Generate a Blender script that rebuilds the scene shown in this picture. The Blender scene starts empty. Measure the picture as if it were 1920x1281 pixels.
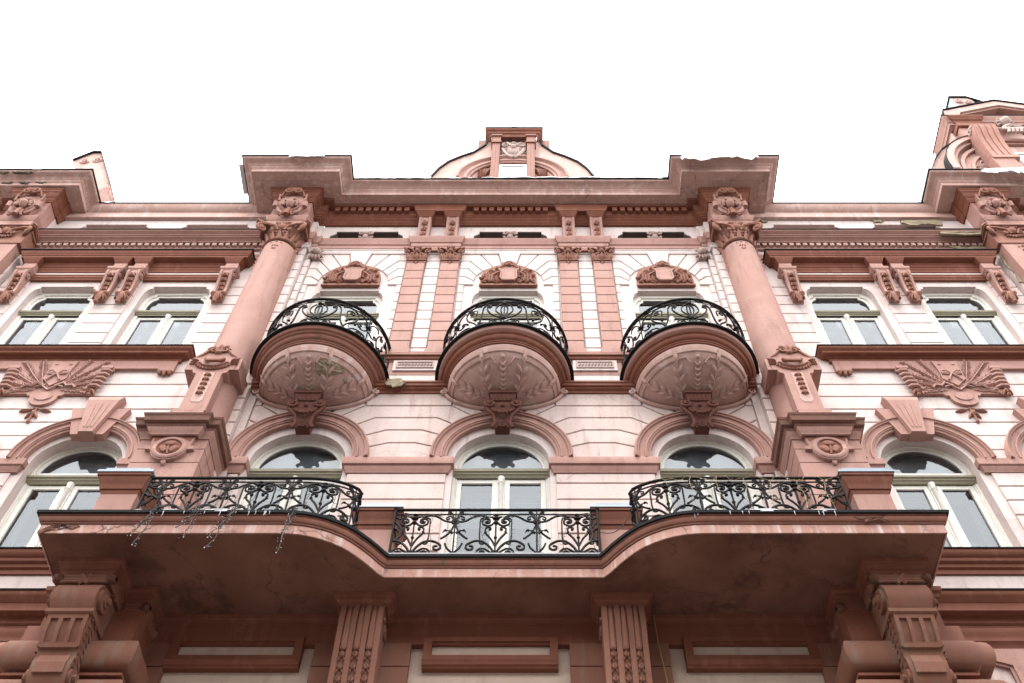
import bpy, bmesh, math, random
from math import sin, cos, pi, radians, sqrt, atan2
from mathutils import Vector, noise
random.seed(7)
S = bpy.context.scene
COL = S.collection

# ------------------------------------------------------------------ camera
cam_d = bpy.data.cameras.new('camera')
cam = bpy.data.objects.new('camera', cam_d)
COL.objects.link(cam)
S.camera = cam
cam_d.sensor_fit = 'HORIZONTAL'
cam_d.sensor_width = 36.0
cam_d.lens = 1935.0 / 1920.0 * 36.0
cam_d.shift_x = -(996.0 - 960.0) / 1920.0
cam_d.clip_start = 0.1
cam_d.clip_end = 2000.0
cam.location = (0.415, -9.0, 0.0)
cam.rotation_euler = (radians(90 + 58.2), 0, 0)

# ------------------------------------------------------------------ sky and light
SUN_EL, SUN_AZ = radians(72), radians(200)
w = bpy.data.worlds.new('World')
S.world = w
w.use_nodes = True
nt = w.node_tree
nt.nodes.clear()
wo = nt.nodes.new('ShaderNodeOutputWorld')
bg = nt.nodes.new('ShaderNodeBackground')
sky = nt.nodes.new('ShaderNodeTexSky')
sky.sky_type = 'NISHITA'
sky.sun_disc = False
sky.sun_elevation = SUN_EL
sky.sun_rotation = SUN_AZ
sky.air_density = 1.0
sky.dust_density = 4.0
# a closed layer of snow cloud over the blue: nearly even white, a little mottled
tc = nt.nodes.new('ShaderNodeTexCoord')
cn = nt.nodes.new('ShaderNodeTexNoise')
cn.inputs['Scale'].default_value = 1.6
cn.inputs['Detail'].default_value = 5
cr = nt.nodes.new('ShaderNodeValToRGB')
cr.color_ramp.elements[0].position = 0.3
cr.color_ramp.elements[0].color = (11.9, 12.0, 12.15, 1)
cr.color_ramp.elements[1].position = 0.75
cr.color_ramp.elements[1].color = (13.3, 13.4, 13.5, 1)
mx = nt.nodes.new('ShaderNodeMix')
mx.data_type = 'RGBA'
mx.inputs['Factor'].default_value = 0.9
nt.links.new(tc.outputs['Generated'], cn.inputs['Vector'])
nt.links.new(cn.outputs['Fac'], cr.inputs['Fac'])
nt.links.new(sky.outputs['Color'], mx.inputs[6])
# overcast sky: about three times as bright overhead as at the horizon
sep = nt.nodes.new('ShaderNodeSeparateXYZ')
cl_ = nt.nodes.new('ShaderNodeMapRange')
cl_.inputs['From Min'].default_value = 0.0
cl_.inputs['From Max'].default_value = 1.0
cl_.inputs['To Min'].default_value = 0.80
cl_.inputs['To Max'].default_value = 1.12
ml = nt.nodes.new('ShaderNodeVectorMath')
ml.operation = 'SCALE'
nt.links.new(tc.outputs['Generated'], sep.inputs[0])
nt.links.new(sep.outputs['Z'], cl_.inputs['Value'])
nt.links.new(cr.outputs['Color'], ml.inputs[0])
nt.links.new(cl_.outputs['Result'], ml.inputs['Scale'])
nt.links.new(ml.outputs[0], mx.inputs[7])
nt.links.new(mx.outputs[2], bg.inputs['Color'])
bg.inputs['Strength'].default_value = 0.12
nt.links.new(bg.outputs['Background'], wo.inputs['Surface'])

sl = bpy.data.lights.new('sun', 'SUN')
sl.energy = 1.5
sl.angle = radians(24)
sl.color = (1.0, 0.97, 0.93)
so = bpy.data.objects.new('sun', sl)
COL.objects.link(so)
# light travels from the sun: high, in front of the facade, a little from the left
sd = Vector((0.11, 0.29, -0.95)).normalized()
so.rotation_euler = sd.to_track_quat('-Z', 'Y').to_euler()
so.location = (-8, -20, 40)

S.view_settings.view_transform = 'Standard'
S.view_settings.look = 'None'
S.view_settings.exposure = 1.58
S.view_settings.gamma = 1.0
S.view_settings.use_curve_mapping = False
S.cycles.max_bounces = 8
S.cycles.diffuse_bounces = 4
S.cycles.transparent_max_bounces = 12
S.cycles.use_denoising = True

# ------------------------------------------------------------------ materials
def mat(name, base, var=None, rough=0.8, nscale=6.0, bump=0.15, bscale=60.0, streak=None, streak_amt=0.0, spots=None,
        spot_amt=0.0, spot_scale=3.0, metallic=0.0, amount=0.35, spec=0.3, crack=0.0, crack_scale=1.2, grime=0.0, spot_lo=0.6):
    m = bpy.data.materials.new(name)
    m.use_nodes = True
    t = m.node_tree
    N, L = t.nodes, t.links
    p = N['Principled BSDF']
    p.inputs['Roughness'].default_value = rough
    p.inputs['Metallic'].default_value = metallic
    p.inputs['Specular IOR Level'].default_value = spec
    g = N.new('ShaderNodeTexCoord')
    geo = N.new('ShaderNodeNewGeometry')
    pos = geo.outputs['Position']
    def nz(scale, detail=6, vec=None, rough_=0.6):
        n = N.new('ShaderNodeTexNoise')
        n.inputs['Scale'].default_value = scale
        n.inputs['Detail'].default_value = detail
        n.inputs['Roughness'].default_value = rough_
        L.new(vec if vec else pos, n.inputs['Vector'])
        return n.outputs['Fac']
    def ramp(x, a, b):
        r = N.new('ShaderNodeMapRange')
        r.inputs['From Min'].default_value = a
        r.inputs['From Max'].default_value = b
        L.new(x, r.inputs['Value'])
        return r.outputs['Result']
    def mul(x, k):
        r = N.new('ShaderNodeMath')
        r.operation = 'MULTIPLY'
        L.new(x, r.inputs[0])
        if isinstance(k, float):
            r.inputs[1].default_value = k
        else:
            L.new(k, r.inputs[1])
        return r.outputs[0]
    def mixc(f, a, b):
        x = N.new('ShaderNodeMix')
        x.data_type = 'RGBA'
        L.new(f, x.inputs['Factor'])
        for s, i in ((a, 6), (b, 7)):
            if isinstance(s, tuple):
                x.inputs[i].default_value = (*s, 1)
            else:
                L.new(s, x.inputs[i])
        return x.outputs[2]
    c = base
    if var:
        c = mixc(mul(ramp(nz(nscale), 0.35, 0.7), amount * 2), c, var)
        c = mixc(mul(ramp(nz(nscale * 0.22, 3), 0.4, 0.65), amount), c, var)
    if streak:
        mp = N.new('ShaderNodeVectorMath')
        mp.operation = 'MULTIPLY'
        mp.inputs[1].default_value = (1, 1, 0.12)
        L.new(pos, mp.inputs[0])
        f = mul(ramp(nz(9.0, 5, mp.outputs[0]), 0.5, 0.72), ramp(nz(0.9, 2), 0.34, 0.60))
        c = mixc(mul(f, streak_amt), c, streak)
    if spots:
        c = mixc(mul(ramp(nz(spot_scale, 8, None, 0.7), spot_lo, spot_lo + 0.09), spot_amt), c, spots)
    if grime:                                  # sooty specks and blotches in the paint
        c = mixc(mul(mul(ramp(nz(24.0, 6), 0.52, 0.75), ramp(nz(1.7, 3), 0.40, 0.68)), grime), c, (0.16, 0.085, 0.065))
    if crack:                                  # hairline cracks
        wv = N.new('ShaderNodeTexNoise')
        wv.inputs['Scale'].default_value = 3.0
        wv.inputs['Detail'].default_value = 4
        L.new(pos, wv.inputs['Vector'])
        ad = N.new('ShaderNodeVectorMath')
        ad.operation = 'MULTIPLY_ADD'
        ad.inputs[1].default_value = (0.5, 0.5, 0.5)
        L.new(wv.outputs['Color'], ad.inputs[0])
        L.new(pos, ad.inputs[2])
        vo = N.new('ShaderNodeTexVoronoi')
        vo.feature = 'DISTANCE_TO_EDGE'
        vo.inputs['Scale'].default_value = crack_scale
        L.new(ad.outputs[0], vo.inputs['Vector'])
        c = mixc(mul(mul(ramp(vo.outputs['Distance'], 0.012, 0.002), ramp(nz(0.8, 2), 0.48, 0.58)), crack), c, (0.07, 0.035, 0.025))
    if isinstance(c, tuple):
        p.inputs['Base Color'].default_value = (*c, 1)
    else:
        L.new(c, p.inputs['Base Color'])
    if bump:
        b = N.new('ShaderNodeBump')
        b.inputs['Strength'].default_value = bump
        b.inputs['Distance'].default_value = 0.01
        L.new(nz(bscale, 4), b.inputs['Height'])
        L.new(b.outputs['Normal'], p.inputs['Normal'])
    return m

M = {}
M['wall'] = mat('pale_pink_plaster', (0.59, 0.50, 0.475), (0.53, 0.435, 0.405), 0.85, 2.5, 0.15, 90, (0.36, 0.265, 0.235), 0.7, grime=0.35, crack=0.12, crack_scale=0.5)
M['wall_low'] = mat('weathered_pink_plaster', (0.57, 0.465, 0.43), (0.47, 0.355, 0.315), 0.85, 2.2, 0.18, 80, (0.29, 0.185, 0.155), 0.75, grime=0.5, crack=0.2, crack_scale=0.5)
M['joint'] = mat('joint_plaster', (0.22, 0.12, 0.10), (0.16, 0.085, 0.07), 0.9, 5, 0)
M['rose'] = mat('rose_plaster', (0.372, 0.213, 0.177), (0.31, 0.162, 0.13), 0.8, 2.5, 0.15, 70, (0.22, 0.115, 0.09), 0.85, grime=0.7, amount=0.45)
M['deep'] = mat('terracotta_plaster', (0.195, 0.067, 0.039), (0.145, 0.046, 0.025), 0.75, 3, 0.12, 70, (0.28, 0.13, 0.095), 0.5, grime=0.6)
M['orn'] = mat('ornament_terracotta', (0.265, 0.12, 0.082), (0.175, 0.069, 0.045), 0.8, 9, 0.2, 70, grime=0.8)
M['cornice'] = mat('dusty_rose_plaster', (0.47, 0.305, 0.262), (0.38, 0.225, 0.185), 0.8, 2.5, 0.1, 60, (0.60, 0.49, 0.455), 0.8, grime=0.7, crack=0.4, crack_scale=0.6)
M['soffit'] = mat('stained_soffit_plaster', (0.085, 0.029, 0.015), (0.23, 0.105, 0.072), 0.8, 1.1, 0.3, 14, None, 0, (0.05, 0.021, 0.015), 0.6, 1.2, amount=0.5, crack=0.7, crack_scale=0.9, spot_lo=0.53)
M['fascia'] = mat('streaked_fascia_plaster', (0.50, 0.295, 0.24), (0.40, 0.20, 0.155), 0.8, 4, 0.2, 30, (0.74, 0.68, 0.65), 1.0, (0.22, 0.095, 0.07), 0.7, 5, crack=0.8, crack_scale=1.0, grime=0.6)
M['mossy'] = mat('mossy_plaster', (0.25, 0.105, 0.075), (0.16, 0.068, 0.046), 0.85, 6, 0.3, 30, None, 0, (0.075, 0.075, 0.04), 0.9, 4)
M['capmoss'] = mat('mossy_ledge', (0.20, 0.09, 0.065), (0.10, 0.055, 0.038), 0.85, 7, 0.3, 30, None, 0, (0.07, 0.075, 0.04), 0.9, 6)
M['stone'] = mat('pale_ornament_plaster', (0.44, 0.335, 0.30), (0.28, 0.195, 0.165), 0.85, 18, 0.2, 60)
M['rubble'] = mat('bare_rubble_masonry', (0.34, 0.28, 0.19), (0.13, 0.10, 0.065), 0.95, 14, 0.9, 26)
M['iron'] = mat('black_wrought_iron', (0.006, 0.0055, 0.0055), (0.016, 0.012, 0.010), 0.75, 20, 0.1, 90, spec=0.12)
M['sheet'] = mat('dark_sheet_metal', (0.010, 0.010, 0.012), (0.022, 0.021, 0.021), 0.7, 6, 0.05, 20, spec=0.12)
M['zinc'] = mat('pale_zinc_sheet', (0.20, 0.245, 0.29), (0.15, 0.185, 0.22), 0.5, 5, 0.05, 10)
M['cream'] = mat('cream_window_paint', (0.74, 0.715, 0.66), (0.62, 0.59, 0.53), 0.6, 12, 0.2, 40, None, 0, (0.36, 0.30, 0.22), 0.6, 16)
M['white'] = mat('white_inner_paint', (0.66, 0.68, 0.69), None, 0.5, 5, 0)
M['olive'] = mat('olive_transom_paint', (0.27, 0.245, 0.17), (0.19, 0.17, 0.115), 0.6, 12, 0.2, 40)
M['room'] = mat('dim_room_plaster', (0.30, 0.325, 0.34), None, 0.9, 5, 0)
M['curtain'] = mat('white_net_curtain', (0.46, 0.50, 0.52), (0.36, 0.40, 0.42), 0.9, 3, 0)
M['snow'] = mat('old_snow', (0.55, 0.555, 0.57), (0.42, 0.43, 0.45), 0.6, 20, 0.4, 40)
M['base'] = mat('dark_stone_base', (0.10, 0.085, 0.075), (0.07, 0.06, 0.052), 0.7, 2, 0.2, 40)
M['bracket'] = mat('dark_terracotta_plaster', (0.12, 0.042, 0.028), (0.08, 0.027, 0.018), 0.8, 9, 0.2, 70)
M['worn'] = mat('flaking_rose_plaster', (0.40, 0.215, 0.175), (0.30, 0.14, 0.105), 0.85, 6, 0.3, 40, None, 0, (0.11, 0.10, 0.06), 0.8, 3)
M['soot'] = mat('black_lichen', (0.05, 0.045, 0.035), (0.10, 0.085, 0.05), 0.95, 20, 0.5, 40)
M['lowrose'] = mat('sooty_terracotta_plaster', (0.225, 0.098, 0.064), (0.155, 0.058, 0.036), 0.8, 2.2, 0.15, 60, (0.20, 0.17, 0.125), 0.55, grime=0.8)
M['opp'] = mat('grey_beige_plaster', (0.28, 0.255, 0.23), (0.22, 0.20, 0.18), 0.9, 2, 0.1, 40)
M['tan'] = mat('rough_tan_plaster', (0.54, 0.42, 0.345), (0.45, 0.33, 0.265), 0.9, 3, 0.5, 22, (0.30, 0.20, 0.15), 0.5)
M['dark'] = mat('shaded_recess_plaster', (0.15, 0.118, 0.10), (0.11, 0.085, 0.07), 0.9, 5, 0)  # shade inside the frieze openings, put into the colour
M['asphalt'] = mat('wet_asphalt', (0.06, 0.058, 0.056), (0.15, 0.15, 0.152), 0.7, 3, 0.2, 80)
M['pave'] = mat('pavement_slab', (0.22, 0.205, 0.19), (0.16, 0.15, 0.14), 0.85, 4, 0.2, 60)
M['wire'] = mat('dark_cable', (0.03, 0.026, 0.022), None, 0.6, 5, 0)
M['gold'] = mat('yellow_cable', (0.26, 0.19, 0.075), None, 0.5, 5, 0)
M['bulb'] = mat('clear_bulb', (0.45, 0.46, 0.50), None, 0.2, 5, 0)
M['verdigris'] = mat('blue_grey_sheet', (0.36, 0.46, 0.55), (0.55, 0.58, 0.60), 0.5, 8, 0.1, 20)

def glass_mat():
    m = bpy.data.materials.new('window_glass')
    m.use_nodes = True
    t = m.node_tree
    N, L = t.nodes, t.links
    N.remove(N['Principled BSDF'])
    tr = N.new('ShaderNodeBsdfTransparent')
    tr.inputs['Color'].default_value = (0.80, 0.84, 0.86, 1)
    gl = N.new('ShaderNodeBsdfGlossy')
    gl.inputs['Roughness'].default_value = 0.012
    gl.inputs['Color'].default_value = (0.93, 0.97, 1.0, 1)
    fr = N.new('ShaderNodeFresnel')
    fr.inputs['IOR'].default_value = 1.95
    geo = N.new('ShaderNodeNewGeometry')
    nz = N.new('ShaderNodeTexNoise')
    nz.inputs['Scale'].default_value = 1.3
    nz.inputs['Detail'].default_value = 1
    b = N.new('ShaderNodeBump')
    b.inputs['Strength'].default_value = 0.12
    b.inputs['Distance'].default_value = 0.02
    L.new(geo.outputs['Position'], nz.inputs['Vector'])
    L.new(nz.outputs['Fac'], b.inputs['Height'])
    L.new(b.outputs['Normal'], gl.inputs['Normal'])
    mix = N.new('ShaderNodeMixShader')
    L.new(fr.outputs[0], mix.inputs[0])
    L.new(tr.outputs[0], mix.inputs[1])
    L.new(gl.outputs[0], mix.inputs[2])
    L.new(mix.outputs[0], N['Material Output'].inputs['Surface'])
    return m
M['glass'] = glass_mat()

# ------------------------------------------------------------------ mesh helpers; points are (x, d, z), d = metres out from the wall
def empty(name, parent=None, loc=(0, 0, 0)):
    o = bpy.data.objects.new(name, None)
    COL.objects.link(o)
    o.location = loc
    o.parent = parent
    o.empty_display_size = 0.1
    return o

def tag(o, label=None, cat=None, group=None, kind=None):
    if label: o['label'] = label
    if cat: o['category'] = cat
    if group: o['group'] = group
    if kind: o['kind'] = kind
    return o

class MB:
    def __init__(s):
        s.v, s.f = [], []
    def add(s, vs, fs):
        b = len(s.v)
        s.v += [(x, -d, z) for x, d, z in vs]
        s.f += [tuple(b + i for i in f) for f in fs]
        return s
    def box(s, x0, x1, d0, d1, z0, z1):
        return s.add([(x0, d0, z0), (x1, d0, z0), (x1, d1, z0), (x0, d1, z0), (x0, d0, z1), (x1, d0, z1), (x1, d1, z1), (x0, d1, z1)],
                     [(0, 1, 2, 3), (4, 5, 6, 7), (0, 1, 5, 4), (1, 2, 6, 5), (2, 3, 7, 6), (3, 0, 4, 7)])
    def wedge(s, x0, x1, d0, d1, z0, z1, t0, t1, td0=None, td1=None):   # box whose top is x t0..t1
        td0 = d0 if td0 is None else td0
        td1 = d1 if td1 is None else td1
        return s.add([(x0, d0, z0), (x1, d0, z0), (x1, d1, z0), (x0, d1, z0), (t0, td0, z1), (t1, td0, z1), (t1, td1, z1), (t0, td1, z1)],
                     [(0, 1, 2, 3), (4, 5, 6, 7), (0, 1, 5, 4), (1, 2, 6, 5), (2, 3, 7, 6), (3, 0, 4, 7)])
    def prism(s, poly, d0, d1, inset=0.0):   # outline in x,z pushed out from d0 to d1
        n = len(poly)
        vs = [(x, d0, z) for x, z in poly] + [(x, d1, z) for x, z in poly]
        fs = [tuple(range(n)), tuple(range(n, 2 * n))] + [(i, (i + 1) % n, n + (i + 1) % n, n + i) for i in range(n)]
        return s.add(vs, fs)
    def plan(s, poly, z0, z1):               # outline in x,d lifted from z0 to z1
        n = len(poly)
        vs = [(x, d, z0) for x, d in poly] + [(x, d, z1) for x, d in poly]
        fs = [tuple(range(n)), tuple(range(n, 2 * n))] + [(i, (i + 1) % n, n + (i + 1) % n, n + i) for i in range(n)]
        return s.add(vs, fs)
    def sweep(s, prof, path, caps=True):     # moulding: profile (out, z) mitred along a plan path (x, d), outward = left of -path
        n = len(path)
        dirs = []
        for i in range(n - 1):
            dx, dd = path[i + 1][0] - path[i][0], path[i + 1][1] - path[i][1]
            l = sqrt(dx * dx + dd * dd)
            dirs.append((dx / l, dd / l))
        rings = []
        for i in range(n):
            a = dirs[max(0, i - 1)]
            b = dirs[min(n - 2, i)]
            na, nb = (-a[1], a[0]), (-b[1], b[0])
            mxv = (na[0] + nb[0], na[1] + nb[1])
            k = mxv[0] * na[0] + mxv[1] * na[1]
            mxv = (mxv[0] / max(k, 0.2), mxv[1] / max(k, 0.2))
            rings.append([(path[i][0] + mxv[0] * o, path[i][1] + mxv[1] * o, z) for o, z in prof])
        m = len(prof)
        vs = [p for r in rings for p in r]
        fs = [(i * m + j, i * m + j + 1, (i + 1) * m + j + 1, (i + 1) * m + j) for i in range(n - 1) for j in range(m - 1)]
        if caps:
            fs += [tuple(range(m)), tuple(range((n - 1) * m, n * m))]
        return s.add(vs, fs)
    def arcsweep(s, prof, cx, cz, a0, a1, n, legs=None):   # archivolt: profile (radius, d)
        rings = []
        if legs is not None:
            rings.append([(cx + r * cos(a0), d, legs) for r, d in prof])
        for i in range(n + 1):
            a = a0 + (a1 - a0) * i / n
            rings.append([(cx + r * cos(a), d, cz + r * sin(a)) for r, d in prof])
        if legs is not None:
            rings.append([(cx + r * cos(a1), d, legs) for r, d in prof])
        m = len(prof)
        k = len(rings)
        vs = [p for r in rings for p in r]
        fs = [(i * m + j, i * m + (j + 1) % m, (i + 1) * m + (j + 1) % m, (i + 1) * m + j) for i in range(k - 1) for j in range(m)]
        fs += [tuple(range(m)), tuple(range((k - 1) * m, k * m))]
        return s.add(vs, fs)
    def lathe(s, prof, cx, cd, a0, a1, n, close=False):    # profile (r, z), angle 0 = +x, 90 = out from the wall
        m = len(prof)
        vs = [(cx + r * cos(a0 + (a1 - a0) * i / n), cd + r * sin(a0 + (a1 - a0) * i / n), z) for i in range(n + 1) for r, z in prof]
        fs = [(i * m + j, i * m + j + 1, (i + 1) * m + j + 1, (i + 1) * m + j) for i in range(n) for j in range(m - 1)]
        if close:
            fs += [tuple(i * m for i in range(n + 1)), tuple(i * m + m - 1 for i in range(n + 1))]
        return s.add(vs, fs)
    def tube(s, pts, r, n=5, r1=None, flat=1.0):
        P = [Vector((x, d, z)) for x, d, z in pts]
        k = len(P)
        if k < 2: return s
        up = Vector((0.13, 0.9, 0.31))
        vs = []
        for i in range(k):
            t = (P[min(k - 1, i + 1)] - P[max(0, i - 1)])
            if t.length < 1e-9: t = Vector((1, 0, 0))
            t.normalize()
            a = t.cross(up)
            if a.length < 1e-4: a = t.cross(Vector((1, 0, 0)))
            a.normalize()
            b = t.cross(a)
            q = r if r1 is None else r + (r1 - r) * i / (k - 1)
            for j in range(n):
                g = 2 * pi * j / n + pi / n
                vs.append(tuple(P[i] + a * (q * cos(g)) + b * (q * flat * sin(g))))
        fs = [(i * n + j, i * n + (j + 1) % n, (i + 1) * n + (j + 1) % n, (i + 1) * n + j) for i in range(k - 1) for j in range(n)]
        fs += [tuple(range(n)), tuple(range((k - 1) * n, k * n))]
        return s.add(vs, fs)
    def leaf(s, a, b, wd, d, h, curl=0.0):    # pillow leaf lying on the plane d from a to b in x,z
        ax, az = a
        bx, bz = b
        dx, dz = bx - ax, bz - az
        l = sqrt(dx * dx + dz * dz) or 1e-6
        px, pz = -dz / l, dx / l
        def q(t, k, dd): return (ax + dx * t + px * k * wd / 2, d + dd, az + dz * t + pz * k * wd / 2)
        vs = [q(0, 0, 0.3 * h), q(.3, .8, .25 * h), q(.3, 0, .9 * h), q(.3, -.8, .25 * h), q(.62, .9, .35 * h), q(.62, 0, h), q(.62, -.9, .35 * h), q(1, 0, .35 * h + curl),
              q(.3, .8, -.01), q(.3, -.8, -.01), q(.62, .9, -.01), q(.62, -.9, -.01), q(0, 0, -.01), q(1, 0, -.01 + curl * .5)]
        fs = [(0, 1, 2), (0, 2, 3), (1, 4, 5, 2), (2, 5, 6, 3), (4, 7, 5), (5, 7, 6),
              (12, 8, 1, 0), (8, 10, 4, 1), (10, 13, 7, 4), (12, 0, 3, 9), (9, 3, 6, 11), (11, 6, 7, 13)]
        return s.add(vs, fs)
    def dome(s, cx, cz, rx, rz, d, h, n=10, k=3):
        vs = [(cx, d + h, cz)]
        for i in range(1, k + 1):
            a = pi / 2 * i / k
            for j in range(n):
                g = 2 * pi * j / n
                vs.append((cx + rx * sin(a) * cos(g), d + h * cos(a), cz + rz * sin(a) * sin(g)))
        fs = [(0, 1 + j, 1 + (j + 1) % n) for j in range(n)]
        for i in range(k - 1):
            fs += [(1 + i * n + j, 1 + i * n + (j + 1) % n, 1 + (i + 1) * n + (j + 1) % n, 1 + (i + 1) * n + j) for j in range(n)]
        return s.add(vs, fs)
    def ball(s, c, r, n=8, k=5, sc=(1, 1, 1)):
        vs = []
        for i in range(k + 1):
            a = pi * i / k
            for j in range(n):
                g = 2 * pi * j / n
                vs.append((c[0] + r * sc[0] * sin(a) * cos(g), c[1] + r * sc[1] * sin(a) * sin(g), c[2] + r * sc[2] * cos(a)))
        fs = [(i * n + j, i * n + (j + 1) % n, (i + 1) * n + (j + 1) % n, (i + 1) * n + j) for i in range(k) for j in range(n)]
        return s.add(vs, fs)
    def spiral(s, cx, cz, r0, turns, a0, sgn, d, th, n=5, steps=None, r_in=0.12, bulge=0.0):
        steps = steps or int(12 * turns) + 3
        pts = []
        for i in range(steps + 1):
            t = i / steps
            a = a0 + sgn * 2 * pi * turns * t
            r = r0 * (1 - (1 - r_in) * t)
            pts.append((cx + r * cos(a), d + bulge * t, cz + r * sin(a)))
        s.tube(pts, th, n, th * 0.8)
        return pts
    def mesh(s, name, smooth=40):
        me = bpy.data.meshes.new(name)
        me.from_pydata(s.v, [], s.f)
        bm = bmesh.new()
        bm.from_mesh(me)
        bmesh.ops.remove_doubles(bm, verts=bm.verts, dist=1e-5)
        bmesh.ops.recalc_face_normals(bm, faces=bm.faces)
        bm.to_mesh(me)
        bm.free()
        if smooth:
            me.polygons.foreach_set('use_smooth', [True] * len(me.polygons))
            me.set_sharp_from_angle(angle=radians(smooth))
        me.update()
        return me
    def build(s, name, m, parent=None, smooth=40, loc=None):
        me = s.mesh(name, smooth)
        if m is M['glass'] and me.polygons[0].normal.y > 0: me.flip_normals()
        me.materials.append(m)
        o = bpy.data.objects.new(name, me)
        COL.objects.link(o)
        o.parent = parent
        if loc: o.location = loc
        return o

def copy_of(o, parent, dx=0.0, dd=0.0, dz=0.0, mirror=False):
    c = o.copy()
    COL.objects.link(c)
    c.parent = parent
    c.location = (o.location.x + dx, o.location.y - dd, o.location.z + dz)
    return c

def copy_tree(o, parent, dx=0.0, dz=0.0, dd=0.0):
    c = copy_of(o, parent, dx, dd, dz)
    for ch in list(o.children):
        copy_tree(ch, c)
    return c

def mirror_tree(o, parent):                  # mirrored twin of a part about x = 0
    c = o.copy()
    if o.data:
        me = o.data.copy()
        bm = bmesh.new()
        bm.from_mesh(me)
        for v in bm.verts: v.co.x = -v.co.x
        bmesh.ops.reverse_faces(bm, faces=bm.faces)
        bm.to_mesh(me)
        bm.free()
        c.data = me
    COL.objects.link(c)
    c.parent = parent
    c.location = (-o.location.x, o.location.y, o.location.z)
    for ch in list(o.children):
        mirror_tree(ch, c)
    return c

def plate(name, outer, holes, d0, d1, m, parent):       # wall with openings
    cu = bpy.data.curves.new(name, 'CURVE')
    cu.dimensions = '2D'
    cu.fill_mode = 'BOTH'
    for poly in [outer] + holes:
        sp = cu.splines.new('POLY')
        sp.points.add(len(poly) - 1)
        for p, (x, z) in zip(sp.points, poly): p.co = (x, z, 0, 1)
        sp.use_cyclic_u = True
    cu.extrude = abs(d1 - d0) / 2
    t = bpy.data.objects.new('tmp', cu)
    COL.objects.link(t)
    me0 = t.to_mesh()
    vs = [(v.co.x, (d0 + d1) / 2 + v.co.z, v.co.y) for v in me0.vertices]
    fs = [tuple(p.vertices) for p in me0.polygons]
    t.to_mesh_clear()
    bpy.data.objects.remove(t)
    bpy.data.curves.remove(cu)
    b = MB().add(vs, fs)
    return b.build(name, m, parent, smooth=30)

def arc(cx, cz, r, a0, a1, n, rz=None):
    rz = r if rz is None else rz
    return [(cx + r * cos(radians(a0 + (a1 - a0) * i / n)), cz + rz * sin(radians(a0 + (a1 - a0) * i / n))) for i in range(n + 1)]

def clipx(poly, xmax=None, xmin=None):
    def run(poly, inside, cut):
        out = []
        for i, p in enumerate(poly):
            q = poly[(i + 1) % len(poly)]
            if inside(p): out.append(p)
            if inside(p) != inside(q): out.append(cut(p, q))
        return out
    def at(x): return lambda p, q: (x, p[1] + (q[1] - p[1]) * (x - p[0]) / (q[0] - p[0]))
    if xmax is not None: poly = run(poly, lambda p: p[0] <= xmax, at(xmax))
    if xmin is not None and poly: poly = run(poly, lambda p: p[0] >= xmin, at(xmin))
    return poly

def shrink(poly, g):                          # pull an outline in by g on every side
    n = len(poly)
    A = sum(poly[i][0] * poly[(i + 1) % n][1] - poly[(i + 1) % n][0] * poly[i][1] for i in range(n))
    sg = 1 if A > 0 else -1
    out = []
    for i in range(n):
        p0, p1, p2 = poly[i - 1], poly[i], poly[(i + 1) % n]
        e1 = (p1[0] - p0[0], p1[1] - p0[1])
        e2 = (p2[0] - p1[0], p2[1] - p1[1])
        l1, l2 = sqrt(e1[0]**2 + e1[1]**2) or 1e-9, sqrt(e2[0]**2 + e2[1]**2) or 1e-9
        n1 = (-e1[1] / l1 * sg, e1[0] / l1 * sg)
        n2 = (-e2[1] / l2 * sg, e2[0] / l2 * sg)
        k = max(0.35, 1 + n1[0] * n2[0] + n1[1] * n2[1])
        out.append((p1[0] + (n1[0] + n2[0]) / k * g, p1[1] + (n1[1] + n2[1]) / k * g))
    return out

GAP = 0.0115
def block(parent, poly, d0, d1, m, g=GAP):    # one rusticated plaster block with a chamfered edge
    p = shrink(poly, g)
    q = shrink(p, 0.007)
    n = len(p)
    dj = random.uniform(-0.0012, 0.0012)
    vs = [(x, d0, z) for x, z in p] + [(x, d1 - 0.007, z) for x, z in p] + [(x, d1 + dj, z) for x, z in q]
    fs = [tuple(range(2 * n, 3 * n))] + [(i, (i + 1) % n, n + (i + 1) % n, n + i) for i in range(n)] + \
         [(n + i, n + (i + 1) % n, 2 * n + (i + 1) % n, 2 * n + i) for i in range(n)]
    return MB().add(vs, fs).build('block', m, parent, smooth=0)
def rect(x0, x1, z0, z1): return [(x0, z0), (x1, z0), (x1, z1), (x0, z1)]
# ------------------------------------------------------------------ setting
GZ = -1.6
def ground():
    r = MB().box(-150, 150, -12, 160, GZ - 0.6, GZ - 0.15).build('road', M['asphalt'], None, 0)
    tag(r, kind='structure')
    r.location = (0, 0, 0)
    p = MB().box(-60, 60, 0.5, 4.2, GZ - 0.35, GZ).build('pavement', M['pave'], None, 0)
    tag(p, kind='structure')
ground()

# ------------------------------------------------------------------ the building
B = tag(empty('apartment_building'), 'ornate pink stucco apartment house with round balconies, columns and terracotta mouldings', 'building')
XC = (-2.86, 0.0, 2.86)           # axes of the three middle bays
XS = (5.93, 7.97)                 # axes of the side bay windows (right; the left bay is its mirror image)
COLX, FARX = 4.325, 9.56

def up_opening(cx, hw, zb, ze, zt, he):     # shouldered window head: quarter curves up to a raised flat lintel
    pr = [(cx + hw, zb), (cx + hw, ze)]
    r = hw - he
    hgt = zt - 0.07 - ze
    pr += [(cx + he + r * cos(radians(a)), ze + hgt * sin(radians(a))) for a in (25, 50, 70, 88)]
    pr += [(cx + he, zt)]
    return pr + [(2 * cx - x, z) for x, z in pr[::-1]]
def arch_opening(cx, r, zb, zs, n=20):
    return [(cx + r, zb)] + arc(cx, zs, r, 0, 180, n) + [(cx - r, zb)]

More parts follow.
